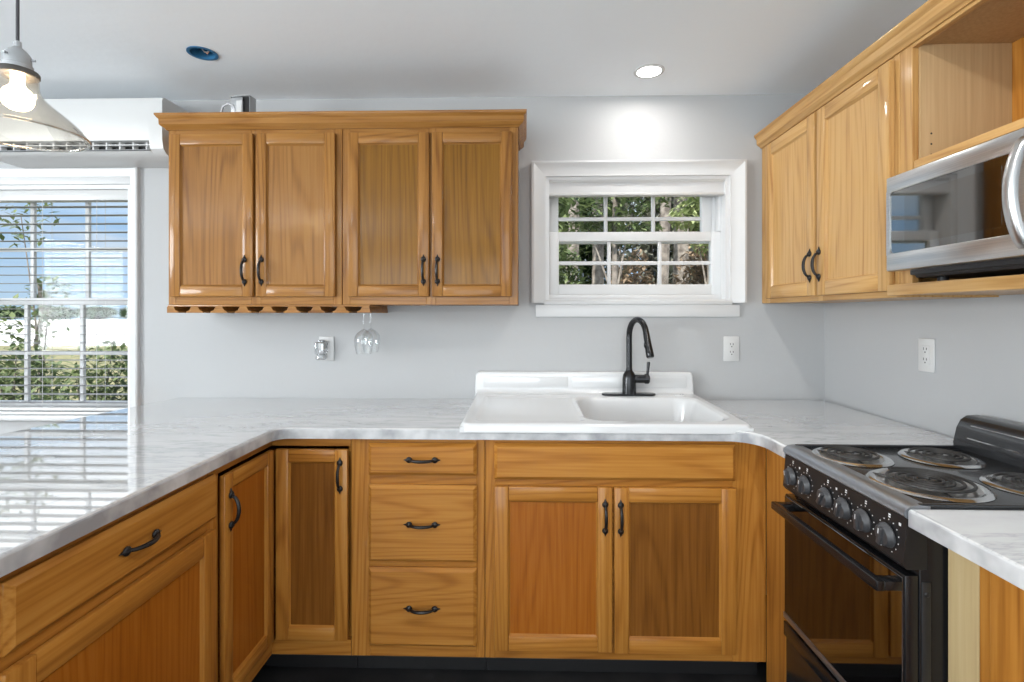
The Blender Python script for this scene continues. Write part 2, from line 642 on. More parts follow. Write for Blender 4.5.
def sash(parent, x0, x1, y, z0, z1, fr, cols, rows, top=None, bot=None, th=0.035, mw=0.018, name='sash', mid=0.5):
    """one framed sash with muntin bars; the glass pane is a sub-part"""
    top = fr if top is None else top
    bot = fr if bot is None else bot
    m = MB()
    m.box(x0, x0 + fr, y - th / 2, y + th / 2, z0, z1, 0.003)
    m.box(x1 - fr, x1, y - th / 2, y + th / 2, z0, z1, 0.003)
    m.box(x0 + fr, x1 - fr, y - th / 2, y + th / 2, z1 - top, z1, 0.003)
    m.box(x0 + fr, x1 - fr, y - th / 2, y + th / 2, z0, z0 + bot, 0.003)
    gx0, gx1, gz0, gz1 = x0 + fr, x1 - fr, z0 + bot, z1 - top
    for i in range(1, cols):
        u = gx0 + (gx1 - gx0) * i / cols
        m.box(u - mw / 2, u + mw / 2, y - 0.009, y + 0.009, gz0, gz1, 0.003)
    for j in range(1, rows):
        w = gz0 + (gz1 - gz0) * (mid if rows == 2 else j / rows)
        m.box(gx0, gx1, y - 0.0085, y + 0.0085, w - mw / 2, w + mw / 2, 0.003)
    s = m.build(name, VINYL, parent)
    g = MB()
    g.box(gx0 - 0.004, gx1 + 0.004, y - 0.002, y + 0.002, gz0 - 0.004, gz1 + 0.004)
    g.build('pane', GLASS, s)
    return s


# sink window
win1 = struct(thing('window_1', 'small white double-hung window with six-pane sashes above the sink', 'window', ((W1[0] + W1[1]) / 2, 0, W1[2])))
win1.location = (0, 0, 0)
x0, x1, z0, z1 = W1
m = MB()   # jamb liner
m.box(x0, x0 + 0.022, 0.0, 0.15, z0, z1)
m.box(x1 - 0.022, x1, 0.0, 0.15, z0, z1)
m.box(x0 + 0.022, x1 - 0.022, 0.0, 0.15, z1 - 0.02, z1)
m.box(x0 + 0.022, x1 - 0.022, 0.0, 0.15, z0, z0 + 0.018)
m.build('window_frame', VINYL, win1)
# mitred casing with a raised outer edge
prof = [(-0.062, 0.0), (-0.062, 0.036), (-0.052, 0.040), (-0.044, 0.036), (-0.004, 0.014), (0.004, 0.014), (0.004, 0.0)]


def casing(name, x0, x1, z0, z1, prof, parent, mat, skip_bottom=False):
    mm = MB()
    cor = [(x0, z0, -1, -1), (x0, z1, -1, 1), (x1, z1, 1, 1), (x1, z0, 1, -1)]
    rings = []
    for (cx, cz, sx, sz) in cor:
        rings.append([mm.bm.verts.new((cx - sx * o, -d, cz - sz * o)) for o, d in prof])
    k = len(prof)
    seq = range(3) if skip_bottom else range(4)
    for i in seq:
        a, b = rings[i], rings[(i + 1) % 4]
        for j in range(k):
            mm.bm.faces.new((a[j], a[(j + 1) % k], b[(j + 1) % k], b[j]))
    if skip_bottom:
        mm.bm.faces.new(rings[0])
        mm.bm.faces.new(rings[3][::-1])
    return mm.build(name, mat, parent)


mm = MB()
cor = [(x0, z0 - 0.0, -1, 0), (x0, z1, -1, 1), (x1, z1, 1, 1), (x1, z0, 1, 0)]
rings = [[mm.bm.verts.new((cx - sx * o, -d - 0.0, cz - sz * o)) for o, d in prof] for (cx, cz, sx, sz) in cor]
k = len(prof)
for i in range(3):
    for j in range(k):
        mm.bm.faces.new((rings[i][j], rings[i][(j + 1) % k], rings[i + 1][(j + 1) % k], rings[i + 1][j]))
mm.bm.faces.new(rings[0])
mm.bm.faces.new(rings[3][::-1])
mm.build('casing', TRIM, win1)
m = MB()
m.box(x0 - 0.004, x1 + 0.004, -0.018, 0.06, z0 - 0.010, z0 + 0.012, 0.004)
m.build('sill', TRIM, win1)
m = MB()
m.box(x0 - 0.042, x1 + 0.038, -0.014, 0, z0 - 0.066, z0 - 0.010, 0.002)
m.build('apron', TRIM, win1)
sash(win1, 0.119, 0.915, 0.118, 1.662, 1.945, 0.048, 3, 2, top=0.03, bot=0.03, mid=0.41)
sash(win1, 0.120, 0.945, 0.078, 1.408, 1.712, 0.046, 3, 2, top=0.046, bot=0.05)
m = MB()
m.box(x0 + 0.022, x1 - 0.022, 0.05, 0.145, z0 + 0.018, 1.408, 0.004)
m.box(x0 + 0.022, 0.118, 0.055, 0.145, 1.412, z1 - 0.02, 0.003)
m.box(0.9155, x1 - 0.0215, 0.10, 0.149, 1.412, z1 - 0.0195, 0.002)
m.box(0.9300, x1 - 0.0215, 0.055, 0.0995, 1.7125, z1 - 0.0195, 0.002)
m.build('side_track', VINYL, win1)
# roller shade, rolled up at the window head
sh = thing('roller_shade', 'white cellular shade pulled up under the head of the sink window', 'blind', (0.53, 0.03, 1.885))
m = MB()
m.box(-0.42, 0.42, -0.024, 0.026, 0.052, 0.078, 0.010, 4)
m.build('head_rail', WHPLA, sh)
m = MB()
m.box(-0.415, 0.415, -0.018, 0.018, 0.004, 0.053)
m.build('fabric', SHADEFAB, sh)
m = MB()
m.box(-0.417, 0.417, -0.022, 0.022, -0.008, 0.006, 0.004)
m.build('bottom_rail', WHPLA, sh)

# tall window at the far left, with a wooden-style slatted blind
win2 = struct(thing('window_2', 'tall white double-hung window at the far left behind the counter', 'window', (0, 0, 0)))
x0, x1, z0, z1 = W2
m = MB()
m.box(x0, x0 + 0.02, 0.0, 0.15, z0, z1)
m.box(x1 - 0.02, x1, 0.0, 0.15, z0, z1)
m.box(x0 + 0.02, x1 - 0.02, 0.0, 0.15, z1 - 0.02, z1)
m.box(x0 + 0.02, x1 - 0.02, 0.0, 0.15, z0, z0 + 0.012)
m.build('window_frame', VINYL, win2)
casing('casing', x0, x1, z0, z1 + 0.035, [(-0.042, 0.0), (-0.042, 0.02), (-0.036, 0.024), (-0.008, 0.016), (0.0, 0.012), (0.0, 0.0)], win2, TRIM, True)
m = MB()
m.box(x0 - 0.08, x1 + 0.06, -0.045, 0.05, z0 - 0.022, z0 + 0.004, 0.005)
m.build('sill', TRIM, win2)
m = MB()
m.box(x0, x1, -0.012, 0.0, z1 - 0.0, z1 + 0.036, 0.002)
m.build('head_board', TRIM, win2)
sash(win2, x0 + 0.02, x1 - 0.005, 0.128, 1.36, 1.925, 0.034, 3, 2, top=0.03, bot=0.03, mw=0.02)
sash(win2, x0 + 0.02, x1 - 0.005, 0.096, z0 + 0.01, 1.395, 0.034, 3, 2, top=0.034, bot=0.04, mw=0.02)
bl = thing('venetian_blind', 'white slatted blind hanging open in the tall left window', 'blind', ((x0 + x1) / 2, 0.04, 0.841))
hw = (x1 - x0) / 2 - 0.022
m = MB()
m.box(-hw, hw, -0.024, 0.03, 1.028, 1.079, 0.004)
m.build('head_rail', WHPLA, bl)
m = MB()
SLAT = []
z = 0.038
while z < 1.022:
    SLAT.append(z)
    z += 0.0418
for z in SLAT:
    pr_ = [(-0.022, z), (-0.011, z + 0.0012), (0, z + 0.0016), (0.011, z + 0.0012), (0.022, z), (0.022, z + 0.0014), (0.011, z + 0.0026), (0, z + 0.003), (-0.011, z + 0.0026), (-0.022, z + 0.0014)]
    m.prism(pr_, 'x', -hw, hw)
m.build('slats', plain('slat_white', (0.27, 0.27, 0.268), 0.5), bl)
m = MB()
m.box(-hw, hw, -0.025, 0.025, 0.002, 0.018, 0.004)
m.build('bottom_rail', WHPLA, bl)
m = MB()
for cx in (-0.30, 0.02, 0.29):
    for yy in (-0.0255, 0.0255):
        m.tube([(cx, yy, 0.01), (cx, yy, 1.03)], 0.0009, 5)
m.build('ladder_cord', WHPLA, bl)

# unseen side window and rear glass doors, added to bring in fill light
win3 = struct(thing('added_window_3', 'wide white window added unseen in the left wall', 'window', (0, 0, 0)))
m = MB()
for (a, b, c, d) in ((WL[0], WL[0] + 0.05, WL[2], WL[3]), (WL[1] - 0.05, WL[1], WL[2], WL[3]), (WL[0], WL[1], WL[2], WL[2] + 0.05), (WL[0], WL[1], WL[3] - 0.05, WL[3]), (-3.23, -3.17, WL[2], WL[3])):
    m.box(XL - 0.06, XL - 0.02, a, b, c, d)
m.build('window_frame', VINYL, win3)
m = MB()
m.box(XL - 0.042, XL - 0.038, WL[0] + 0.05, WL[1] - 0.05, WL[2] + 0.05, WL[3] - 0.05)
m.build('pane', GLASS, win3)
d1 = struct(thing('added_door_1', 'wide glazed patio doors added unseen in the rear wall', 'door', (0, 0, 0)))
m = MB()
for (a, b, c, d) in ((DR[0], DR[0] + 0.07, 0, DR[3]), (DR[1] - 0.07, DR[1], 0, DR[3]), (-0.75, -0.63, 0, DR[3]), (DR[0], DR[1], DR[3] - 0.07, DR[3]), (DR[0], DR[1], 0, 0.12)):
    m.box(a, b, YR - 0.06, YR - 0.02, c, d)
m.build('door_frame', VINYL, d1)
m = MB()
m.box(DR[0] + 0.07, DR[1] - 0.07, YR - 0.042, YR - 0.038, 0.12, DR[3] - 0.07)
m.build('pane', GLASS, d1)

# ---------------------------------------------------------------- cabinet kit


def pull_mesh(axis):
    """arched pull with arrow-shaped ends, built along z or x, standing out towards -y"""
    mb = MB()
    P = lambda t, y: (0, y, t) if axis == 'z' else (t, y, 0)
    pts, rs = [], []
    for i in range(13):
        t = -0.043 + 0.086 * i / 12
        y = -0.006 - 0.021 * max(0.0, 1 - (t / 0.043) ** 2) ** 0.6
        pts.append(P(t, y))
        rs.append(0.0044 + 0.0016 * (1 - (t / 0.043) ** 2))
    mb.tube(pts, rs, 8)
    for s in (-1, 1):
        c = P(s * 0.0455, -0.004)
        w = (0.0112, 0.0065, 0.0115) if axis == 'z' else (0.0115, 0.0065, 0.0112)
        mb.ball(c, *w, n=12)
        tip = [P(s * 0.050, -0.0035), P(s * 0.057, -0.003), P(s * 0.066, -0.002)]
        mb.tube(tip, [0.0068, 0.0036, 0.0006], 8)
        mb.ball(P(s * 0.0455, -0.0105), 0.0035, 0.003, 0.0035, n=8)
    o = mb.build('handle', BRONZE)
    C.objects.unlink(o)
    me = o.data
    bpy.data.objects.remove(o)
    return me


PULL_Z, PULL_X = pull_mesh('z'), pull_mesh('x')


def pull(parent, x, z, axis, y):
    o = bpy.data.objects.new('handle', PULL_Z if axis == 'z' else PULL_X)
    o.location = (x, y, z)
    o.parent = parent
    o['label'] = 'dark bronze arched pull'
    C.objects.link(o)
    return o


DT = 0.019


def door(parent, x, y, z, w, h, hx=None, hz=None, stile=0.052, rot=0.0, rail=None, pm=None, wx=None, wz=None):
    """framed door with a recessed flat panel. local: x 0..w, z 0..h, back at y=0, front at y=-DT"""
    rail = rail or stile
    m = MB()
    b = 0.0045
    m.mi = 0
    m.box(0, stile, -DT, 0, 0, h, b)
    m.box(w - stile, w, -DT, 0, 0, h, b)
    m.mi = 1
    m.box(stile - 0.001, w - stile + 0.001, -DT + 0.0004, 0, 0, rail, b)
    m.box(stile - 0.001, w - stile + 0.001, -DT + 0.0004, 0, h - rail, h, b)
    # small sloping bead round the panel
    m.mi = 0
    q = 0.006
    m.prism([(stile, -DT + 0.004), (stile + q, -DT + 0.011), (stile, -DT + 0.011)], 'z', rail, h - rail)
    m.prism([(w - stile, -DT + 0.004), (w - stile, -DT + 0.011), (w - stile - q, -DT + 0.011)], 'z', rail, h - rail)
    m.mi = 1
    m.prism([(-DT + 0.004, rail), (-DT + 0.011, rail + q), (-DT + 0.011, rail)], 'x', stile, w - stile)
    m.prism([(-DT + 0.004, h - rail), (-DT + 0.011, h - rail), (-DT + 0.011, h - rail - q)], 'x', stile, w - stile)
    d = m.build('door', [wz or OAKZ, wx or OAKX], parent, (x, y, z), (0, 0, rot))
    p = MB()
    p.box(stile - 0.006, w - stile + 0.006, -DT + 0.0105, -0.002, rail - 0.006, h - rail + 0.006)
    p.build('panel', pm or OAKP, d)
    if hx is not None:
        pull(d, hx, hz, 'z', -DT)
    return d


def drawer(parent, x, y, z, w, h, handle=True, name='drawer'):
    m = MB()
    e = 0.012
    m.box(0, w, -0.009, 0, 0, h, 0.001)
    # sloping edge and raised field
    A = [(0, -0.009, 0), (w, -0.009, 0), (w, -0.009, h), (0, -0.009, h)]
    B = [(e, -DT, e), (w - e, -DT, e), (w - e, -DT, h - e), (e, -DT, h - e)]
    va = [m.bm.verts.new(p) for p in A]
    vb = [m.bm.verts.new(p) for p in B]
    for i in range(4):
        m.bm.faces.new((va[i], va[(i + 1) % 4], vb[(i + 1) % 4], vb[i]))
    m.bm.faces.new(vb)
    m.bm.faces.new(va[::-1])
    d = m.build(name, OAKX, parent, (x, y, z))
    if handle:
        pull(d, w / 2, h / 2, 'x', -DT)
    return d


def face_frame(parent, xs, zs, x0, x1, z0, z1, y=0.0, t=0.019, wx=None, wz=None):
    """stiles (list of x ranges) run full height; rails (list of z ranges, x from, x to)"""
    m = MB()
    m.mi = 0
    for a, b in xs:
        m.box(a, b, y, y + t, z0, z1, 0.0012, 1)
    m.mi = 1
    for a, b, c, d in zs:
        m.box(c, d, y + 0.0003, y + t, a, b, 0.0012, 1)
    return m.build('face_frame', [wz or OAKZ, wx or OAKX], parent)


def carcass(parent, x0, x1, z0, z1, dep, top=True, mat=None, t=0.014, y0=0.0192):
    m = MB()
    m.box(x0, x0 + t, y0, dep, z0, z1)
    m.box(x1 - t, x1, y0, dep, z0, z1)
    m.box(x0 + t, x1 - t, y0, dep, z0, z0 + t)
    if top:
        m.box(x0 + t, x1 - t, y0, dep, z1 - t, z1)
    m.box(x0 + t, x1 - t, dep - 0.006, dep, z0 + t, z1 - (t if top else 0))
    return m.build('carcass', mat or OAKZ, parent)


# ---------------------------------------------------------------- wall cabinets on the back wall
UZ0, UZ1 = 1.354, 2.110


def wall_cab(x0, x1, doors, label, pm=None):
    r = thing('wall_cabinet', label, 'cabinet', (x0, -0.306, 0), 0, 'oak wall cabinets')
    w = x1 - x0
    carcass(r, 0, w, UZ0, UZ1, 0.303, mat=TANZ)
    mid = (doors[0][1] + doors[1][0]) / 2 - x0
    fx = [(0, 0.032), (mid - 0.02, mid + 0.02), (w - 0.036, w)]
    rails = [(za, zb, a, b) for za, zb in ((UZ0, UZ0 + 0.042), (UZ1 - 0.05, UZ1)) for a, b in ((0.032, mid - 0.02), (mid + 0.02, w - 0.036))]
    face_frame(r, fx, rails, 0, w, UZ0, UZ1, wx=TANX, wz=TANZ)
    for i, (a, b, hx) in enumerate(doors):
        door(r, a - x0, -0.0008, 1.387, b - a, 2.067 - 1.387, hx, 0.108, stile=0.045, pm=pm, wx=TANX, wz=TANZ)
    return r


wall_cab(-1.500, -0.762, [(-1.484, -1.131, 0.320), (-1.119, -0.786, 0.026)], 'oak wall cabinet nearer the tall window, pair of doors above the stemware rack', PANELV)
wall_cab(-0.760, -0.028, [(-0.733, -0.394, 0.316), (-0.383, -0.052, 0.024)], 'oak wall cabinet beside the sink window, pair of darker panel doors', PANELU)

crown_prof = [(0.0006, 0.0), (0.006, 0.0), (0.009, 0.006), (0.020, 0.013), (0.0245, 0.018), (0.0255, 0.040), (0.030, 0.044), (0.034, 0.050), (0.037, 0.055), (0.037, 0.061), (0.0006, 0.061)]
m = MB()
zc = 2.088
m.sweep(crown_prof, [(-1.500, -0.002, zc), (-1.500, -0.306, zc), (-0.028, -0.306, zc), (-0.028, -0.002, zc)], [(-1, 0), (-1, -1), (1, -1), (1, 0)])
recentre(tag(m.build('crown_molding', TANX), 'stepped oak crown strip along the top of the back wall cabinets', 'molding', kind='thing'))

# stemware rack
rk = thing('stemware_rack', 'slotted oak stemware rack screwed under the left wall cabinet', 'rack', (-1.04, -0.16, 1.320))
m = MB()
m.box(-0.464, 0.393, -0.146, 0.135, 0.026, 0.0335, 0.001)
m.build('top_board', TANX, rk)
for i in range(9):
    cx = -0.452 + i * 0.1036
    a, b = cx - 0.035, cx + 0.035
    if i == 0:
        a = -0.466
    if i == 8:
        b = 0.395
    m = MB()
    m.prism([(a, 0), (b, 0), (b, 0.006), (min(cx + 0.022, b), 0.011), (min(cx + 0.0145, b), 0.0265), (max(cx - 0.0145, a), 0.0265), (max(cx - 0.022, a), 0.011), (a, 0.006)], 'y', -0.147, 0.135)
    m.build('rail', TANX, rk)


def wine_glass(x, y, label):
    r = thing('wine_glass', label, 'glass', (x, y, 1.331), 0, 'hanging wine glasses')
    m = MB()
    m.lathe([(0.0005, 0.0022), (0.034, 0.0008), (0.035, 0.0), (0.034, -0.001), (0.012, -0.002), (0.0042, -0.008), (0.0036, -0.02), (0.0036, -0.076), (0.006, -0.085), (0.0005, -0.088)], n=28)
    m.build('stem', WINEG, r)
    m = MB()
    out = [(0.004, -0.083), (0.016, -0.089), (0.030, -0.100), (0.039, -0.115), (0.042, -0.132), (0.040, -0.155), (0.035, -0.178), (0.032, -0.192)]
    inn = [(rr - 0.0012, zz - 0.0006) for rr, zz in reversed(out)]
    m.lathe(out + inn, n=32)
    m.build('bowl', WINEG, r)


wine_glass(-0.707, -0.190, 'clear wine glass hanging upside down at the front of the stemware rack')
wine_glass(-0.707, -0.085, 'clear wine glass hanging upside down behind another, nearer the wall')

# junction box on top of the cabinet
jb = thing('junction_box', 'square galvanised junction box with a cable standing on the wall cabinet', 'electrical box', (-1.205, -0.262, 2.106), math.radians(-6))
m = MB()
w, d, h, t = 0.044, 0.022, 0.136, 0.002
m.box(-w, w, d - t, d, 0.0, h, 0.0008)
m.box(-w, -w + t, -d, d, 0.0, h, 0.0008)
m.box(w - t, w, -d, d, 0.0, h, 0.0008)
m.box(-w, w, -d, d, 0, t, 0.0008)
m.box(-w, w, -d, d, h - t, h, 0.0008)
m.box(-w + 0.004, w - 0.030, -d - 0.003, -d, h - 0.07, h - 0.008, 0.001)
m.build('box_shell', GALV, jb)
m = MB()
m.box(-w + 0.004, w - 0.004, -d + 0.004, -d + 0.008, 0.006, h - 0.006)
m.mi = 1
m.box(-0.014, 0.012, -d - 0.006, -d + 0.006, 0.05, h - 0.022, 0.002)
m.build('terminal_strip', [DARK, WHPLA], jb)
m = MB()
m.tube([(-0.01, -0.02, 0.05), (-0.03, -0.026, 0.095), (-0.055, -0.02, 0.106), (-0.085, -0.012, 0.098), (-0.11, 0.0, 0.06), (-0.12, 0.01, 0.02), (-0.13, 0.02, 0.006)], 0.0045, 8)
m.build('cable', WIREG, jb)

# ---------------------------------------------------------------- air conditioner
ac = thing('air_conditioner', 'white wall-mounted split air conditioner above the tall window', 'air conditioner', (-2.01, -0.001, 2.018))
m = MB()
prof_ac = [(0, 0.0), (-0.10, 0.0), (-0.15, 0.004), (-0.176, 0.012), (-0.190, 0.022), (-0.160, 0.026), (-0.160, 0.064), (-0.200, 0.066), (-0.203, 0.072), (-0.204, 0.24), (-0.198, 0.254), (-0.185, 0.258), (0, 0.258)]
end_ac = [(0, 0), (-0.10, 0), (-0.15, 0.004), (-0.176, 0.012), (-0.196, 0.030), (-0.203, 0.065), (-0.204, 0.24), (-0.198, 0.254), (-0.185, 0.258), (0, 0.258)]
m.prism(prof_ac, 'x', -0.36, 0.35)
m.prism(end_ac, 'x', 0.35, 0.41)
m.prism(end_ac, 'x', -0.41, -0.36)
m.build('housing', WHPLA, ac)
m = MB()
m.box(-0.359, 0.349, -0.166, -0.161, 0.027, 0.063)
m.build('outlet_slot', DARK, ac)
m = MB()
for i in range(12):
    cx = -0.335 + i * 0.0605
    m.prism([(cx, -0.167), (cx + 0.006, -0.167), (cx, -0.188), (cx - 0.006, -0.188)], 'z', 0.028, 0.062)
m.prism([(-0.168, 0.048), (-0.197, 0.045), (-0.197, 0.049), (-0.168, 0.052)], 'x', -0.359, 0.349)
m.build('vane', WHPLA, ac)
m = MB()
m.prism([(-0.162, 0.0275), (-0.197, 0.0235), (-0.199, 0.0265), (-0.162, 0.031)], 'x', -0.358, 0.348)
m.build('louver_flap', GREYV, ac)
m = MB()
m.box(0.06, 0.10, -0.2055, -0.2035, 0.092, 0.097)
m.build('indicator', LEDW, ac)

# ---------------------------------------------------------------- base cabinets
BZ0, BZ1 = 0.092, 0.876
FY = -0.610          # face-frame plane on the back run
PX = -0.908          # face-frame plane on the peninsula


DUSTY = mottled('dusty_brown', (0.055, 0.035, 0.02), (0.10, 0.068, 0.042), 14, 0.7)


def toe_kick(parent, x0, x1, z=BZ0, y=0.07):
    m = MB()
    m.box(x0, x1, y, y + 0.014, 0, z - 0.032)
    m.mi = 1
    m.box(x0, x1, y - 0.024, y + 0.014, z - 0.032, z)
    return m.build('toe_kick', [BLKPLA, DUSTY], parent)


# drawer cabinet
x0, x1 = -0.620, -0.142
r = thing('drawer_cabinet', 'oak base cabinet with a stack of three drawers left of the sink', 'cabinet', (x0, FY, 0))
w = x1 - x0
carcass(r, 0, w, BZ0, BZ1, 0.605, top=False)
face_frame(r, [(0, 0.068), (w - 0.030, w)], [(a, b, 0.068, w - 0.030) for a, b in ((BZ0, 0.142), (0.411, 0.440), (0.704, 0.747), (0.852, BZ1))], 0, w, BZ0, BZ1)
for za, zb in ((0.136, 0.415), (0.436, 0.708), (0.743, 0.857)):
    drawer(r, -0.555 - x0, -0.0008, za, 0.386, zb - za)
toe_kick(r, 0, w)

# sink cabinet
x0, x1 = -0.140, 0.848
r = thing('sink_cabinet', 'oak sink base cabinet with two doors below a false drawer front', 'cabinet', (x0, FY, 0))
w = x1 - x0
carcass(r, 0, w, BZ0, BZ1, 0.605, top=False)
face_frame(r, [(0, 0.036), (0.735 - x0 - 0.004, w)], [(BZ0, 0.136, 0.036, 0.871), (0.702, 0.738, 0.036, 0.871), (0.852, BZ1, 0.036, 0.871), (0.136, 0.702, 0.43, 0.47)], 0, w, BZ0, BZ1)
drawer(r, -0.108 - x0, -0.0008, 0.731, 0.845, 0.127, handle=False, name='false_drawer_front')
door(r, -0.108 - x0, -0.0008, 0.128, 0.416, 0.580, 0.416 - 0.026, 0.580 - 0.105, pm=PANELB)
door(r, 0.314 - x0, -0.0008, 0.125, 0.424, 0.582, 0.022, 0.582 - 0.106, pm=PANELD)
toe_kick(r, 0, w)

# filler panel that turns the corner towards the range
m = MB()
m.box(0.849, 0.866, -0.852, FY + 0.0, 0.0, BZ1, 0.001, 1)
recentre(tag(m.build('end_panel', OAKZ), 'upright oak end panel between the sink cabinet and the range', 'panel'))

# corner cabinet with its folding pair of doors
r = thing('corner_cabinet', 'oak corner cabinet with two narrow doors folding into the inside corner', 'cabinet', (PX, FY, 0))
# local origin at the inside corner; back-run face goes to +x, peninsula face goes to -y
m = MB()
m.box(-0.60, -0.586, -0.344, 0.60, BZ0, BZ1)
m.box(-0.586, 0.286, 0.592, 0.604, BZ0, BZ1)
m.box(0.272, 0.286, 0.020, 0.592, BZ0, BZ1)
m.box(-0.586, -0.020, -0.344, -0.331, BZ0, BZ1)
m.box(-0.586, 0.272, 0.02, 0.592, BZ0, BZ0 + 0.014)
m.box(-0.586, -0.02, -0.331, 0.02, BZ0, BZ0 + 0.014)
m.build('carcass', OAKZ, r)
m = MB()
m.mi = 1
m.box(0.0, 0.286, 0.0, 0.019, BZ0, 0.148, 0.001, 1)
m.box(0.0, 0.286, 0.0, 0.019, 0.842, BZ1, 0.001, 1)
m.mi = 2
m.box(-0.019, 0.0, -0.345, 0.019, BZ0, 0.148, 0.001, 1)
m.box(-0.019, 0.0, -0.345, 0.019, 0.842, BZ1, 0.001, 1)
m.mi = 0
m.box(-0.019, 0.0, -0.345, -0.326, 0.148, 0.842, 0.001, 1)
m.build('face_frame', [OAKZ, OAKX, OAKY], r)
door(r, 0.0215, -0.001, 0.154, 0.2585, 0.680, 0.2325, 0.588, stile=0.046, pm=PANELD)
# the left leaf stands on the peninsula face: rotated a quarter turn
door(r, 0.001, -0.324, 0.154, 0.3025, 0.680, 0.065 - 0.038, 0.57, stile=0.046, rot=PI / 2, pm=PANELB)
m = MB()
m.box(-0.06, 0.286, 0.070, 0.084, 0, BZ0 - 0.032)
m.box(-0.084, -0.070, -0.345, 0.084, 0, BZ0 - 0.032)
m.mi = 1
m.box(-0.06, 0.286, 0.046, 0.084, BZ0 - 0.032, BZ0)
m.box(-0.084, -0.046, -0.345, 0.084, BZ0 - 0.032, BZ0)
m.build('toe_kick', [BLKPLA, DUSTY], r)


def peninsula_cab(ya, yb, label):
    """cabinet on the peninsula face: local x runs with world +y"""
    r = thing('base_cabinet', label, 'cabinet', (PX, ya, 0), PI / 2, 'oak base cabinets under the peninsula')
    w = yb - ya
    carcass(r, 0, w, BZ0, BZ1, 0.60, top=False)
    face_frame(r, [(0, 0.03), (w - 0.03, w)], [(BZ0, 0.142, 0.03, w - 0.03), (0.690, 0.732, 0.03, w - 0.03), (0.848, BZ1, 0.03, w - 0.03)], 0, w, BZ0, BZ1)
    drawer(r, 0.028, -0.0008, 0.723, w - 0.038, 0.128)
    door(r, 0.022, -0.0008, 0.134, w - 0.040, 0.562, None, None, stile=0.058, pm=PANELB)
    toe_kick(r, 0, w)
    return r


peninsula_cab(-1.602, -0.9555, 'oak base cabinet with one wide drawer over a panel door, under the peninsula counter')
m = MB()

# ---------------------------------------------------------------- countertops


def slab(name, outline, z0, z1, hole=None, bev=0.007):
    mb = MB()
    loops = [[mb.bm.verts.new((p[0], p[1], z1)) for p in outline]]
    if hole:
        loops.append([mb.bm.verts.new((p[0], p[1], z1)) for p in hole])
    edges = [mb.bm.edges.new((l_[i], l_[(i + 1) % len(l_)])) for l_ in loops for i in range(len(l_))]
    bmesh.ops.triangle_fill(mb.bm, use_beauty=True, use_dissolve=True, edges=edges)
    ext = bmesh.ops.extrude_face_region(mb.bm, geom=list(mb.bm.faces))
    for v in [g for g in ext['geom'] if isinstance(g, bmesh.types.BMVert)]:
        v.co.z = z0
    bmesh.ops.recalc_face_normals(mb.bm, faces=mb.bm.faces)
    bv = [e for e in mb.bm.edges if len(e.link_faces) == 2 and abs(e.verts[0].co.z - z1) < 1e-6 and abs(e.verts[1].co.z - z1) < 1e-6 and e.calc_face_angle(0) > 1.0]
    bmesh.ops.bevel(mb.bm, geom=bv, offset=bev, segments=3, profile=0.5, affect='EDGES')
    o = mb.build(name, [MARBLE, MEDGE_SHADED], sharp=30)
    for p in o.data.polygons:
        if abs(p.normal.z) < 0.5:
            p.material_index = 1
        p.use_smooth = 0.1 < abs(p.normal.z) < 0.99
    return o


CT0, CT1 = 0.8765, 0.914
MEDGE_SHADED = mottled('marble_edge_shaded', (0.30, 0.305, 0.32), (0.58, 0.585, 0.59), 11, 0.15, 3)  # blotchy edge pattern, with the shade on the side faces darkened into it
rL, rR = 0.05, 0.10
out = [(-1.66, -0.001), (1.396, -0.001), (1.396, -0.853), (0.790, -0.853)]
out += arc(0.790 - rR, -0.648 - rR, rR, 0, 90, 8)
out += arc(-0.872 + rL, -0.648 - rL, rL, 90, 180, 6)
out += [(-0.872, -2.2), (-1.80, -2.2), (-1.80, -1.3), (-1.752, -0.76), (-1.72, -0.44)]
hole = [(0.17, -0.585), (0.765, -0.585), (0.765, -0.105), (0.17, -0.105)]
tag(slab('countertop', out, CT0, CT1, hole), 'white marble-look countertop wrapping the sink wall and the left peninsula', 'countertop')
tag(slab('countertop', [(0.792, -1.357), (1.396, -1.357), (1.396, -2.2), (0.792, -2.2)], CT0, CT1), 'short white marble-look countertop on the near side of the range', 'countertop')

# near right cabinet below the short counter
r = thing('base_cabinet', 'oak base cabinet with a raw plywood stile, beside the range', 'cabinet', (0.868, -1.362, 0), -PI / 2)
carcass(r, 0, 0.80, BZ0, BZ1, 0.52, top=False)
m = MB()
m.box(0.0, 0.072, 0.0, 0.019, 0.0, BZ1, 0.001, 1)
p_ = m.build('filler_strip', RAWPLY, r)
p_['label'] = 'raw pale plywood filler strip'
face_frame(r, [(0.073, 0.125), (0.765, 0.80)], [(BZ0, 0.14, 0.125, 0.765), (0.85, BZ1, 0.125, 0.765)], 0, 0.8, BZ0, BZ1)
door(r, 0.115, -0.0008, 0.13, 0.655, 0.725, stile=0.11)
toe_kick(r, 0, 0.8)

# ---------------------------------------------------------------- sink
sx0, sx1, sy0, sy1 = -0.226, 0.786, -0.654, -0.012
sk = thing('drainboard_sink', 'white enamel drainboard sink with a raised back, set into the counter', 'sink', (0, 0, 0))


def rrect(px, py, cx, cy, hx, hy, rad):
    qx, qy = abs(px - cx) - hx + rad, abs(py - cy) - hy + rad
    return math.hypot(max(qx, 0), max(qy, 0)) + min(max(qx, qy), 0) - rad


def sstep(a, b, x):
    t = min(1, max(0, (x - a) / (b - a)))
    return t * t * (3 - 2 * t)


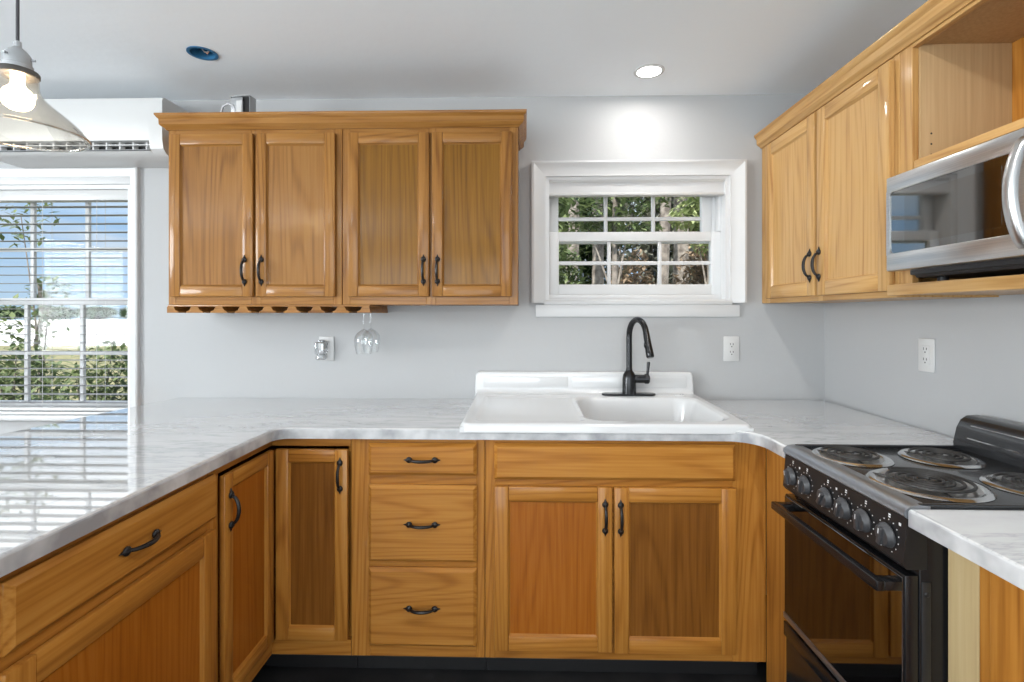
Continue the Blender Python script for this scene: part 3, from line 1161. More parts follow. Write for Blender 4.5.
def sink_z(x, y):
    f = (y - sy0) / (sy1 - sy0)
    z = 0.934 + 0.016 * f
    # rounded outer edge
    e = -rrect(x, y, (sx0 + sx1) / 2, (sy0 + sy1) / 2, (sx1 - sx0) / 2, (sy1 - sy0) / 2, 0.03)
    rr = 0.012
    if e < rr:
        z -= rr - math.sqrt(max(0, rr * rr - (rr - e) ** 2))
    # drainboard recess
    d = rrect(x, y, 0.018, -0.362, 0.196, 0.245, 0.03)
    z -= 0.007 * sstep(0.006, -0.022, d)
    # basin
    d = rrect(x, y, 0.480, -0.358, 0.256, 0.228, 0.085)
    z -= 0.006 * sstep(0.022, 0.0, d) + 0.17 * sstep(0.003, -0.045, d)
    return z


def frange(a, b, fine, coarse):
    """coordinates a..b, finely spaced inside the fine ranges"""
    v = [a]
    while v[-1] < b - 1e-6:
        x = v[-1]
        st = coarse
        for c, d, s in fine:
            if c <= x < d:
                st = min(st, s)
        v.append(min(b, x + st))
    return v


m = MB()
GX = frange(sx0, sx1, [(sx0, sx0 + 0.016, 0.002), (sx1 - 0.018, sx1, 0.002), (0.19, 0.33, 0.004), (0.63, 0.77, 0.004), (-0.2, -0.13, 0.006)], 0.012)
GY = frange(sy0, sy1, [(sy0, sy0 + 0.016, 0.002), (sy1 - 0.016, sy1, 0.002), (-0.62, -0.5, 0.004), (-0.2, -0.09, 0.004)], 0.01)
V = [[m.bm.verts.new((x, y, sink_z(x, y))) for y in GY] for x in GX]
for i in range(len(GX) - 1):
    for j in range(len(GY) - 1):
        f = m.bm.faces.new((V[i][j], V[i + 1][j], V[i + 1][j + 1], V[i][j + 1]))
        f.smooth = True
# apron of the rim down to the counter
loop = [V[i][0] for i in range(len(GX))] + [V[-1][j] for j in range(1, len(GY))] + [V[i][-1] for i in range(len(GX) - 2, -1, -1)] + [V[0][j] for j in range(len(GY) - 2, 0, -1)]
low = [m.bm.verts.new((v.co.x, v.co.y, 0.903 if v.co.y < -0.6479 else 0.9145)) for v in loop]
for i in range(len(loop)):
    k = (i + 1) % len(loop)
    f = m.bm.faces.new((loop[i], loop[k], low[k], low[i]))
    f.smooth = True
m.build('basin', PORC, sk, sharp=60)
m = MB()
# raised back with rounded upper corners
bx0, bx1, bz0, bz1, br = -0.229, 0.779, 0.925, 1.046, 0.022
pts = [(bx0 - 0.004, bz0), (bx1 + 0.006, bz0)] + [(p[0], p[1]) for p in arc(bx1 - br, bz1 - br, br, 0, 90, 6)] + [(p[0], p[1]) for p in arc(bx0 + br, bz1 - br, br, 90, 180, 6)]
b = bmesh.new()
A = [b.verts.new((p[0], -0.046, p[1])) for p in pts]
B = [b.verts.new((p[0], -0.003, p[1])) for p in pts]
b.faces.new(A)
b.faces.new(B[::-1])
for i in range(len(pts)):
    k = (i + 1) % len(pts)
    b.faces.new((A[i], B[i], B[k], A[k]))
bmesh.ops.recalc_face_normals(b, faces=b.faces)
fe = [e for e in b.edges if abs(e.verts[0].co.y + 0.046) < 1e-6 and abs(e.verts[1].co.y + 0.046) < 1e-6]
bmesh.ops.bevel(b, geom=fe, offset=0.01, segments=4, profile=0.5, affect='EDGES')
m.join(b, True)
# shallow pressed field on the front of the back
m.box(-0.19, 0.20, -0.0485, -0.044, 0.975, 1.025, 0.002)
m.box(0.22, 0.745, -0.0485, -0.044, 0.975, 1.025, 0.002)
# cove between back and deck
cv = [(-0.046 - 0.02 * (1 - math.sin(t)), 0.9485 + 0.02 * (1 - math.cos(t))) for t in [i * PI / 2 / 6 for i in range(7)]]
m.prism([(-0.04, 0.94)] + cv + [(-0.04, cv[-1][1])], 'x', bx0 + 0.005, bx1 - 0.005, True)
m.build('sink_back', PORC, sk, sharp=50)
m = MB()
m.lathe([(0.0005, 0.780), (0.02, 0.780), (0.04, 0.784), (0.044, 0.7795), (0.044, 0.7770)], (0.48, -0.36, -0.0065), n=28)
m.build('drain', CHROME, sk)
m = MB()
m.lathe([(0.022, 0.0), (0.022, 0.003), (0.018, 0.005), (0.0005, 0.006)], (0.700, -0.098, 0.946), n=24)
m.mi = 1
m.lathe([(0.008, 0.0055), (0.008, 0.009), (0.0005, 0.0095)], (0.708, -0.098, 0.946), n=16)
m.build('hole_cover', [PORC, CHROME], sk)

# ---------------------------------------------------------------- faucet
fx, fy, fz = 0.473, -0.098, 0.9483
fc = thing('faucet', 'black gooseneck pull-down faucet with a side lever, standing on the sink', 'faucet', (fx, fy, fz))
m = MB()
pts = arc(-0.100, 0, 0.024, 90, 270, 8) + arc(0.094, 0, 0.024, -90, 90, 8)
m.prism([(p[0] if p[0] < 0 else p[0], p[1]) for p in pts], 'z', 0.0, 0.008)
m.build('base_plate', FAUC, fc)
m = MB()
m.lathe([(0.031, 0.008), (0.0305, 0.03), (0.030, 0.075), (0.027, 0.092), (0.020, 0.105), (0.0145, 0.112), (0.014, 0.12)], n=28)
m.build('body', FAUC, fc)
m = MB()
pts = [(0, 0, 0.10), (0, 0, 0.16), (0, 0, 0.22), (0, 0, 0.268)]
R = 0.074
dx, dy = 0.30, -0.954
for i in range(1, 15):
    a = PI * i / 14 * 0.93
    u = R - R * math.cos(a)
    pts.append((dx * u, dy * u, 0.268 + R * math.sin(a)))
m.tube(pts, 0.0132, 16)
m.build('neck', FAUC, fc)
m = MB()
e = Vector(pts[-1])
dr = (Vector(pts[-1]) - Vector(pts[-2])).normalized()
hd = [e - dr * 0.004, e + dr * 0.010, e + dr * 0.045, e + dr * 0.085, e + dr * 0.100, e + dr * 0.106]
m.tube(hd, [0.0135, 0.014, 0.0145, 0.0165, 0.0168, 0.014], 18)
q = e + dr * 0.05
m.ball((q.x - 0.014, q.y - 0.006, q.z), 0.006, 0.006, 0.014)
m.build('spray_head', FAUC, fc)
m = MB()
m.tube([(0.02, 0, 0.074), (0.05, -0.004, 0.074), (0.068, -0.006, 0.074)], [0.0185, 0.0185, 0.018], 18)
m.tube([(0.068, -0.006, 0.074), (0.084, -0.008, 0.074), (0.088, -0.008, 0.074)], [0.022, 0.022, 0.018], 20)
m.tube([(0.080, -0.008, 0.088), (0.082, -0.009, 0.112), (0.0845, -0.010, 0.146), (0.085, -0.010, 0.151)], [0.0058, 0.006, 0.0075, 0.0062], 12)
m.build('lever', FAUC, fc)

# ---------------------------------------------------------------- wall outlets
OUTL = None


def outlet(label, loc, rotz, h=0.116):
    r = thing('wall_outlet', label, 'outlet', loc, rotz, 'duplex wall outlets')
    m = MB()
    m.box(-0.036, 0.036, -0.006, 0, -h / 2, h / 2, 0.003)
    m.build('cover_plate', WHPLA, r)
    m = MB()
    m.mi = 0
    m.box(-0.0175, 0.0175, -0.0085, -0.005, -0.034, 0.034, 0.002)
    m.mi = 1
    for cz in (0.018, -0.018):
        m.box(-0.0078, -0.0055, -0.0090, -0.008, cz, cz + 0.009)
        m.box(0.0050, 0.0078, -0.0090, -0.008, cz, cz + 0.008)
        m.box(-0.0022, 0.0022, -0.0090, -0.008, cz - 0.010, cz - 0.005)
    m.build('receptacle', [WHPLA, BLKPLA], r)
    return r


outlet('white wall outlet above the counter, just right of the sink', (0.968, -0.0005, 1.152), 0)
outlet('white wall outlet on the right-hand wall above the range side counter', (XR - 0.0005, -0.616, 1.172), -PI / 2)
outlet('white wall outlet under the stemware rack, behind a plug-in freshener', (-0.945, -0.0005, 1.150), 0)
pf = thing('plug_in_freshener', 'small clear and grey plug-in freshener stuck in the outlet under the rack', 'air freshener', (-0.956, -0.0094, 1.150))
m = MB()
m.box(-0.028, 0.020, -0.046, 0.0, -0.026, 0.034, 0.008, 3)
m.box(-0.014, 0.010, -0.034, -0.008, 0.028, 0.044, 0.005, 3)
m.build('plug_body', CLEARP, pf)
m = MB()
m.box(-0.014, 0.010, -0.030, -0.006, -0.004, 0.034, 0.004)
m.mi = 1
m.box(-0.012, 0.009, -0.032, -0.005, 0.034, 0.040, 0.002)
m.build('core', [WHPLA, GREYV], pf)
m = MB()
m.lathe([(0.020, -0.052), (0.025, -0.043), (0.023, -0.031), (0.016, -0.0255)], (-0.003, -0.0255, 0), n=16)
m.build('scent_bottle', CLEARP, pf)

# ---------------------------------------------------------------- right-hand wall cabinets (local x runs towards the camera)
RX = 1.110
r = thing('wall_cabinet', 'oak wall cabinet on the right-hand wall with two tall panel doors', 'cabinet', (RX, -0.003, 0), -PI / 2, 'oak wall cabinets')
carcass(r, 0, 0.885, UZ0 + 0.011, UZ1, 0.287, mat=LITZ)
face_frame(r, [(0, 0.078), (0.462, 0.492), (0.862, 0.885)], [(UZ0 + 0.010, UZ0 + 0.036, 0.078, 0.862), (2.068, UZ1, 0.078, 0.862)], 0, 0.885, UZ0 + 0.010, UZ1, wx=LITX, wz=LITZ)
door(r, 0.072, -0.0008, 1.384, 0.396, 0.692, 0.396 - 0.024, 0.115, pm=LITP, wx=LITX, wz=LITZ)
door(r, 0.483, -0.0008, 1.384, 0.386, 0.692, 0.022, 0.115, pm=LITP, wx=LITX, wz=LITZ)

r = thing('microwave_cabinet', 'open oak cabinet with an empty cubby above the microwave', 'cabinet', (RX, -0.890, 0), -PI / 2)
LW = 0.60
m = MB()
m.mi = 0
m.box(0.0, 0.014, 0.02, 0.287, 1.4025, UZ1)
m.build('side_panel', LITZ, r)
m = MB()
m.box(LW - 0.014, LW, 0.02, 0.287, 1.4025, UZ1)
m.build('side_panel', LITZ, r)
m = MB()
m.box(0.040, 0.052, 0.0195, 0.275, 1.7525, 2.088)
m.mi = 1
for yy in (0.05, 0.25):
    for zz in (1.77, 1.80, 1.83):
        m.lathe([(0.003, 0.0522), (0.0005, 0.0523)], (0, yy, zz), n=8, axis='x')
m.build('cubby_side', [BIRCH, DARK], r)
m = MB()
m.box(0.014, LW - 0.014, 0.276, 0.286, 1.4025, UZ1)
m.build('back_panel', OAKP, r)
m = MB()
m.box(0.014, LW - 0.014, 0.0195, 0.275, 2.085, 2.099)
m.build('cubby_top', BIRCH, r)
m = MB()
m.box(0.0525, LW - 0.0502, 0.0, 0.275, 1.730, 1.752, 0.001, 1)
m.build('shelf', LITX, r)
face_frame(r, [(0, 0.047), (LW - 0.05, LW)], [(2.078, UZ1, 0.047, LW - 0.05)], 0, LW, 1.4025, UZ1, wx=LITX, wz=LITZ)
m = MB()
m.box(-0.024, LW, -0.022, 0.285, 1.370, 1.4022, 0.002)
m.build('bottom_board', LITX, r)

m = MB()
m.sweep(crown_prof, [(RX, -0.003, zc), (RX, -1.50, zc)], [(-1, 0), (-1, 0)])
recentre(tag(m.build('crown_molding', LITY), 'stepped oak crown strip on top of the right-hand wall cabinets', 'molding', kind='thing'))

# ---------------------------------------------------------------- microwave (world axes, faces -x)
mw = thing('microwave', 'stainless steel microwave with a black glass door on the right cabinet shelf', 'microwave', (1.21, -1.19, 1.4025))
ox, oy, oz = mw.location


def W(o):   # world-built mesh under a root that carries only a location
    o.location = tuple(-c for c in o.parent.location)
    return o


mx0, my0, my1, mz0, mz1 = 1.045, -0.925, -1.462, 1.438, 1.706
m = MB()
m.box(mx0 + 0.035, 1.370, -1.438, -0.968, mz0 - 0.014, mz1 - 0.006, 0.003)
m.prism([(mx0 + 0.05, mz0 - 0.022), (1.36, mz0 - 0.028), (1.36, mz0 - 0.01), (mx0 + 0.034, mz0 - 0.004)], 'y', -1.42, -0.975)
W(m.build('case', BLKPLA, mw))
for yy in (my0 - 0.09, my1 + 0.07):
    for xx in (mx0 + 0.09, 1.33):
        m = MB()
        m.lathe([(0.014, 1.4027), (0.012, 1.420)], (xx, yy, 0), n=14)
        W(m.build('foot', BLKPLA, mw))
# steel door frame with a rounded-corner window
wy0, wy1, wz0, wz1 = -0.938, -1.318, 1.487, 1.662
m = MB()
dy1 = -1.372
m.box(mx0, mx0 + 0.034, dy1, my0, wz1, mz1, 0.003)
m.box(mx0, mx0 + 0.034, dy1, my0, mz0, wz0, 0.003)
m.box(mx0 + 0.0002, mx0 + 0.034, wy0, my0, wz0 - 0.004, wz1 + 0.004)
m.box(mx0 + 0.0002, mx0 + 0.034, dy1, wy1, wz0 - 0.004, wz1 + 0.004)
for cy, cz, a0 in ((wy0 - 0.014, wz1 - 0.014, 0), (wy0 - 0.014, wz0 + 0.014, 270)):
    # corner fillets of the window opening
    a = arc(cy, cz, 0.014, a0, a0 + 90, 6)
    crn = (wy0 + 0.0005, wz1 + 0.0005) if a0 == 0 else (wy0 + 0.0005, wz0 - 0.0005)
    m.prism([crn] + a[::-1], 'x', mx0 + 0.0004, mx0 + 0.02)
W(m.build('door_frame', STEEL, mw))
m = MB()
m.box(mx0 + 0.003, mx0 + 0.010, wy1 - 0.001, wy0 + 0.001, wz0 - 0.001, wz1 + 0.001)
m.mi = 1
m.box(mx0 + 0.0026, mx0 + 0.0034, wy1 + 0.035, wy0 - 0.055, wz0 + 0.02, wz1 - 0.02)
W(m.build('door_glass', [MWGLASS, plain('microwave_mesh', (0.25, 0.245, 0.235), 0.05, metal=1.0)], mw))
m = MB()
pts, rs = [], []
for i in range(17):
    t = i / 16
    z = 1.452 + t * 0.232
    s = max(0.0, math.sin(PI * t))
    pts.append((mx0 - 0.006 - 0.034 * s ** 0.7, -1.345, z))
A = []
hwid = 0.013
ring = []
for (x, y, z) in pts:
    ring.append([m.bm.verts.new((x + dxx, y + dyy, z)) for dxx, dyy in ((0.008, hwid), (-0.002, hwid), (-0.006, hwid * 0.6), (-0.0075, 0), (-0.006, -hwid * 0.6), (-0.002, -hwid), (0.008, -hwid))])
for a, b in zip(ring, ring[1:]):
    for k in range(7):
        f = m.bm.faces.new((a[k], a[(k + 1) % 7], b[(k + 1) % 7], b[k]))
        f.smooth = True
m.bm.faces.new(ring[0])
m.bm.faces.new(ring[-1][::-1])
W(m.build('handle', plain('satin_handle', (0.62, 0.62, 0.62), 0.3, metal=1), mw, sharp=60))
m = MB()
m.box(mx0 + 0.001, mx0 + 0.034, my1, dy1 - 0.002, mz0, mz1, 0.003)
W(m.build('control_panel', MWGLASS, mw))

# ---------------------------------------------------------------- range (world axes, faces -x)
ry0, ry1 = -0.857, -1.354          # far side, near side
rf = 0.788
rg = thing('electric_range', 'narrow black electric range with four coil burners between the right counters', 'stove', (1.09, -1.105, 0))
m = MB()
m.box(rf + 0.030, 1.385, ry1 + 0.001, ry0 - 0.001, 0.045, 0.880, 0.002)
W(m.build('body', BLACK, rg))
m = MB()
m.box(rf + 0.075, 1.36, ry1 + 0.03, ry0 - 0.03, 0.0, 0.046)
W(m.build('base', BLKPLA, rg))
# side skin seams and screws on the near side
m = MB()
m.box(rf + 0.034, rf + 0.052, ry1 - 0.0015, ry1 + 0.002, 0.06, 0.76, 0.001)
for zz in (0.735, 0.47, 0.12):
    m.lathe([(0.006, -0.0022), (0.004, -0.0038), (0.0005, -0.004)], (rf + 0.043, ry1, zz), n=10, axis='y')
W(m.build('side_trim', BLKPLA, rg))
# cooktop with a raised rear edge and a steel front nose
m = MB()
m.box(rf + 0.012, 1.385, ry1, ry0, 0.880, 0.914, 0.003)
m.box(rf + 0.03, 1.385, ry0 - 0.010, ry0 + 0.001, 0.912, 0.921, 0.003)
m.box(rf + 0.03, 1.385, ry1 - 0.001, ry1 + 0.010, 0.912, 0.921, 0.003)
W(m.build('cooktop', BLKTOP, rg))
m = MB()
nose = [(rf + 0.050, 0.917), (rf + 0.030, 0.9195), (rf + 0.010, 0.917), (rf - 0.002, 0.908), (rf - 0.004, 0.897), (rf + 0.004, 0.891), (rf + 0.05, 0.891)]
m.prism(nose, 'y', ry1 - 0.0015, ry0 + 0.0015, True)
p_ = W(m.build('front_nose', plain('grey_nose', (0.30, 0.31, 0.33), 0.3, metal=0.85), rg, sharp=60))
p_['label'] = 'rounded steel-grey front edge of the cooktop'
# control panel leaning back a little, with its printed dial marks
cpm = m = MB()
cp = [(rf + 0.004, 0.8905), (rf - 0.004, 0.795), (rf + 0.004, 0.785), (rf + 0.045, 0.785), (rf + 0.045, 0.8905)]
m.prism(cp, 'y', ry1, ry0)


def cpx(z):   # panel face x at height z
    return rf + 0.004 + (z - 0.8905) * (0.008 / 0.0955)


kn_me = None
KY = (-0.903, -0.978, -1.077, -1.152, -1.226, -1.303)
for i, ky in enumerate(KY):
    zz = 0.836
    if kn_me is None:
        m = MB()
        m.lathe([(0.0265, 0.0), (0.0265, -0.003), (0.024, -0.0055), (0.0225, -0.011), (0.020, -0.0135), (0.0005, -0.0145)], n=28, axis='x')
        m.box(-0.0205, -0.010, -0.0055, 0.0055, -0.0205, 0.0205, 0.002)
        m.mi = 1
        m.box(-0.0211, -0.0200, -0.001, 0.001, 0.006, 0.018)
        ko = m.build('knob', [KNOB, TICK], rg)
        kn_me = ko.data
    else:
        ko = bpy.data.objects.new('knob', kn_me)
        ko.parent = rg
        C.objects.link(ko)
    ko.location = Vector((cpx(zz) - 0.001, ky, zz)) - rg.location
    ko.rotation_euler = (math.radians((0, 20, 35, 25, 10, 15)[i]), math.radians(-5), 0)
m = cpm
m.mi = 1
for ky in KY:
    for a in range(-150, 151, 25):
        u, v = 0.0335 * math.sin(math.radians(a)), 0.0335 * math.cos(math.radians(a))
        z = 0.836 + v
        m.box(cpx(z) - 0.0006, cpx(z) + 0.001, ky + u - 0.0011, ky + u + 0.0011, z - 0.0011, z + 0.0011)
    for dz in (0.0, 0.006):
        z = 0.876 + dz * 0.8
        m.box(cpx(z) - 0.0006, cpx(z) + 0.001, ky - 0.004, ky + 0.002, z - 0.0016, z + 0.0016)
for z, yy in ((0.872, -1.336), (0.872, -0.94), (0.872, -1.115)):
    m.box(cpx(z) - 0.0006, cpx(z) + 0.001, yy - 0.003, yy + 0.003, z - 0.003, z + 0.003)
W(m.build('control_panel', [plain('satin_black', (0.012, 0.012, 0.013), 0.42, spec=0.35), TICK], rg))
# oven door
dz0, dz1 = 0.395, 0.772
m = MB()
m.box(rf + 0.001, rf + 0.029, ry1 + 0.002, ry0 - 0.002, dz0, dz1, 0.003)
od = W(m.build('oven_door', BLACK, rg))
m = MB()
m.box(rf - 0.002, rf + 0.0025, ry1 + 0.006, ry0 - 0.006, dz0 + 0.020, dz1 - 0.006, 0.0008, 1)
o = m.build('door_glass', OVGLASS, od)
m = MB()
m.box(rf - 0.0045, rf + 0.001, ry1 + 0.003, ry0 - 0.003, dz0 + 0.004, dz0 + 0.020, 0.001)
o = m.build('steel_strip', plain('dull_steel', (0.35, 0.35, 0.36), 0.35, metal=0.9), od)
m = MB()
hy0, hy1, hz = -0.890, -1.350, 0.748
m.box(rf - 0.056, rf - 0.038, hy1, hy0, hz - 0.011, hz + 0.011, 0.003)
for yy in (hy0, hy1 + 0.030):
    m.box(rf - 0.040, rf - 0.001, yy - 0.030 + 0.0, yy, hz - 0.010, hz + 0.010, 0.003)
o = m.build('handle', BLACK, od)
# storage drawer
m = MB()
m.box(rf + 0.004, rf + 0.029, ry1 + 0.002, ry0 - 0.002, 0.050, 0.345, 0.003)
m.box(rf - 0.004, rf + 0.006, ry1 + 0.002, ry0 - 0.002, 0.345, 0.388, 0.003)
W(m.build('storage_drawer', BLACK, rg))


def burner(cx, cy, R):
    zt = 0.9145
    m = MB()
    m.lathe([(R - 0.022, 0.003), (R - 0.016, 0.0055), (R - 0.006, 0.0060), (R, 0.001), (R - 0.002, 0.0), (R - 0.018, 0.0)], (cx, cy, zt), n=48, closed=True)
    rm = W(m.build('burner', CHROME, rg, sharp=60))
    rm['label'] = 'coil burner with a chrome drip ring'
    m = MB()
    m.lathe_open([(R - 0.020, 0.0035), (R - 0.030, 0.0018), (R - 0.05, 0.001), (0.001, 0.0008)], (cx, cy, zt), n=40)
    m.build('drip_bowl', [plain('dirty_chrome', (0.55, 0.54, 0.53), 0.3, metal=1)], rm)
    m = MB()
    pts = []
    turns = 4.2 if R > 0.11 else 3.3
    n = int(turns * 28)
    r0, r1 = 0.016, R - 0.027
    for i in range(n + 1):
        t = i / n
        a = 2 * PI * turns * t + 0.6
        rr = r0 + (r1 - r0) * t
        pts.append((cx + rr * math.cos(a), cy + rr * math.sin(a), zt + 0.011))
    m.tube(pts, 0.0037, 8)
    for k in range(3):
        a = k * 2 * PI / 3 + 0.3
        m.tube([(cx + 0.008 * math.cos(a), cy + 0.008 * math.sin(a), zt + 0.0045), (cx + (R - 0.014) * math.cos(a), cy + (R - 0.014) * math.sin(a), zt + 0.0045)], 0.0022, 6)
    m.build('coil', COIL, rm)


burner(0.912, -0.978, 0.098)
burner(0.945, -1.207, 0.120)
burner(1.152, -0.985, 0.096)
burner(1.178, -1.222, 0.096)
# backguard
m = MB()
bg = [(1.292, 0.914), (1.290, 0.930), (1.300, 0.975), (1.312, 0.998), (1.330, 1.010), (1.360, 1.012), (1.385, 1.008), (1.385, 0.914)]
m.prism(bg, 'y', ry1 - 0.0, ry0 + 0.0, False)
b_ = W(m.build('backguard', BLKTOP, rg))
m = MB()
for (xa, za) in ((1.2945, 0.952), (1.3055, 0.988)):
    m.box(xa - 0.0018, xa + 0.002, ry1 + 0.03, ry0 - 0.045, za - 0.0015, za + 0.0015)
m.build('trim_line', CHROME, b_)

# ---------------------------------------------------------------- pendant lamp over the peninsula
pl = thing('pendant_lamp', 'clear glass bell pendant lamp lit above the left peninsula', 'lamp', (-1.25, -1.20, 1.76))
m = MB()
m.tube([(0, 0, 0.215), (0, 0, 0.42), (0, 0, ZC - 1.76 - 0.02)], 0.0036, 8)
m.build('cord', plain('grey_cord', (0.06, 0.06, 0.065), 0.6), pl)
m = MB()
m.lathe([(0.055, 0.0), (0.055, -0.012), (0.03, -0.022), (0.0005, -0.024)], (0, 0, ZC - 1.76 - 0.0005), n=28)
m.build('canopy', GALV, pl)
m = MB()
m.lathe([(0.005, 0.228), (0.0075, 0.226), (0.008, 0.213), (0.011, 0.210), (0.017, 0.205), (0.026, 0.193), (0.027, 0.170), (0.030, 0.168), (0.030, 0.158), (0.026, 0.156), (0.0005, 0.156)], n=28)
for a in range(3):
    t = a * 2 * PI / 3 + 0.5
    m.tube([(0.024 * math.cos(t), 0.024 * math.sin(t), 0.186), (0.034 * math.cos(t), 0.034 * math.sin(t), 0.186)], 0.003, 8)
m.build('socket_cap', GALV, pl)
m = MB()
m.lathe([(0.024, 0.156), (0.040, 0.155), (0.0425, 0.151), (0.0425, 0.143), (0.040, 0.141), (0.024, 0.142)], n=32, closed=True)
m.build('shade_ring', plain('dark_ring', (0.12, 0.11, 0.10), 0.4, metal=0.8), pl)
m = MB()
out = [(0.040, 0.150), (0.040, 0.134), (0.041, 0.118), (0.044, 0.104), (0.053, 0.090), (0.070, 0.074), (0.092, 0.056), (0.113, 0.037), (0.130, 0.019), (0.137, 0.008), (0.1405, 0.003), (0.1405, -0.0015), (0.138, -0.002)]
inn = [(0.1365, 0.0), (0.134, 0.007), (0.127, 0.018), (0.110, 0.0365), (0.089, 0.0555), (0.067, 0.0735), (0.050, 0.0895), (0.041, 0.1036), (0.038, 0.118), (0.037, 0.134), (0.037, 0.150)]
m.lathe(out + inn, n=56, closed=True)
m.build('glass_shade', SHADEG, pl, sharp=80)
m = MB()
m.lathe([(0.1385 + 0.0036 * math.cos(t * PI / 5), 0.0005 + 0.0036 * math.sin(t * PI / 5)) for t in range(10)], n=64, closed=True)
m.build('rim_bead', clear_glass('rim_glass', (0.93, 0.90, 0.85), 0.30, 0.85, 0.05), pl, sharp=80)
m = MB()
m.lathe([(0.013, 0.154), (0.013, 0.124), (0.016, 0.116), (0.027, 0.105), (0.032, 0.092), (0.032, 0.082), (0.027, 0.069), (0.016, 0.060), (0.0005, 0.057)], n=28)
m.build('bulb', BULB, pl)

# ---------------------------------------------------------------- ceiling fittings


def downlight(x, y, label, watts):
    r = thing('recessed_light', label, 'light', (x, y, ZC), 0, 'recessed ceiling lights')
    m = MB()
    m.lathe([(0.050, -0.0005), (0.064, -0.0005), (0.064, -0.003), (0.056, -0.006), (0.050, -0.005)], n=40, closed=True)
    m.build('trim_ring', WHPLA, r)
    m = MB()
    m.lathe([(0.0005, -0.0038), (0.050, -0.0038), (0.050, -0.001), (0.0005, -0.001)], n=36)
    m.build('lens', CANL, r)
    l = light('downlight_lamp', 'AREA', (0, 0, -0.0075), watts, (1.0, 0.96, 0.91), (0, 0, 0), shape='DISK', size=0.09)
    l.parent = r
    return r


downlight(0.526, -0.249, 'small round recessed ceiling light shining above the sink window', 3.2)
downlight(0.56, -1.75, 'round recessed ceiling light in front of the range', 12.0)
downlight(-2.40, -4.10, 'round recessed ceiling light at the far rear of the room', 26.0)
downlight(-2.90, -1.90, 'added round recessed ceiling light beyond the peninsula, out of view', 7.0)  # unseen lamp added to help light the room

eb = thing('ceiling_electrical_box', 'open round blue electrical box in the ceiling', 'electrical box', (BX, BY, ZC))
m = MB()
m.lathe([(0.0005, 0.066), (0.046, 0.066), (0.0475, 0.0), (0.055, -0.001), (0.055, -0.0035), (0.044, -0.0035), (0.043, 0.062), (0.0005, 0.062)], n=36)
m.build('box_shell', BLUE, eb)
m = MB()
m.mi = 0
m.tube([(-0.02, 0.02, 0.06), (-0.015, 0.01, 0.03), (0.0, 0.012, 0.010), (0.012, 0.015, 0.012), (0.022, 0.008, 0.03)], 0.0022, 8)
m.mi = 1
m.tube([(-0.022, 0.014, 0.06), (-0.012, 0.018, 0.022), (0.006, 0.022, 0.008), (0.02, 0.016, 0.02)], 0.0018, 8)
m.mi = 2
m.tube([(0.02, -0.02, 0.06), (0.01, -0.012, 0.02), (-0.006, -0.008, 0.012), (-0.02, -0.012, 0.02)], 0.0022, 8)
m.build('wire', [WHPLA, COPPER, BLKPLA], eb)

# ---------------------------------------------------------------- outdoors
GZ = -0.35
GRASS = mottled('dry_grass', (0.14, 0.15, 0.06), (0.33, 0.29, 0.15), 2.5, 0.9, 6)
SAND = mottled('pale_sand', (0.72, 0.69, 0.63), (0.82, 0.80, 0.76), 0.6, 0.9, 4)
BARK = mottled('grey_bark', (0.12, 0.10, 0.085), (0.34, 0.30, 0.26), 9, 0.9, 5, 0.6)
LEAF1 = leaf_mat('leaf_green', (0.075, 0.115, 0.045), (0.24, 0.30, 0.13))
LEAF2 = leaf_mat('leaf_dark', (0.02, 0.05, 0.02), (0.09, 0.15, 0.06))
LEAF3 = leaf_mat('leaf_fresh', (0.22, 0.29, 0.11), (0.44, 0.49, 0.25))
LEAF4 = leaf_mat('leaf_brown', (0.13, 0.11, 0.085), (0.42, 0.30, 0.19))
LEAF5 = leaf_mat('leaf_grey', (0.14, 0.15, 0.11), (0.36, 0.36, 0.29))
m = MB()
m.box(-90, 60, TH + 0.01, 24, GZ - 0.05, GZ)
struct(m.build('ground', GRASS))
m = MB()
m.box(-140, 90, 24, 160, GZ - 0.05, GZ + 0.02)
struct(m.build('ground_sand_lot', SAND))


def leaves(mb, rnd, c, rad, n, size, shell=0.35):
    """n small folded leaves spread through an ellipsoid"""
    for _ in range(n):
        while True:
            p = Vector((rnd.uniform(-1, 1), rnd.uniform(-1, 1), rnd.uniform(-1, 1)))
            if shell < p.length < 1:
                break
        p = Vector((c[0] + p.x * rad[0], c[1] + p.y * rad[1], c[2] + p.z * rad[2]))
        s = size * rnd.uniform(0.6, 1.3)
        q = Matrix.Rotation(rnd.uniform(0, 2 * PI), 3, 'Z') @ Matrix.Rotation(rnd.uniform(-0.9, 0.9), 3, 'X')
        pts = [(0, -s, 0), (s * 0.42, 0, s * 0.12), (0, s, 0), (-s * 0.42, 0, s * 0.12)]
        vs = [mb.bm.verts.new(p + q @ Vector(t)) for t in pts]
        mb.bm.faces.new((vs[0], vs[1], vs[2]))
        mb.bm.faces.new((vs[0], vs[2], vs[3]))


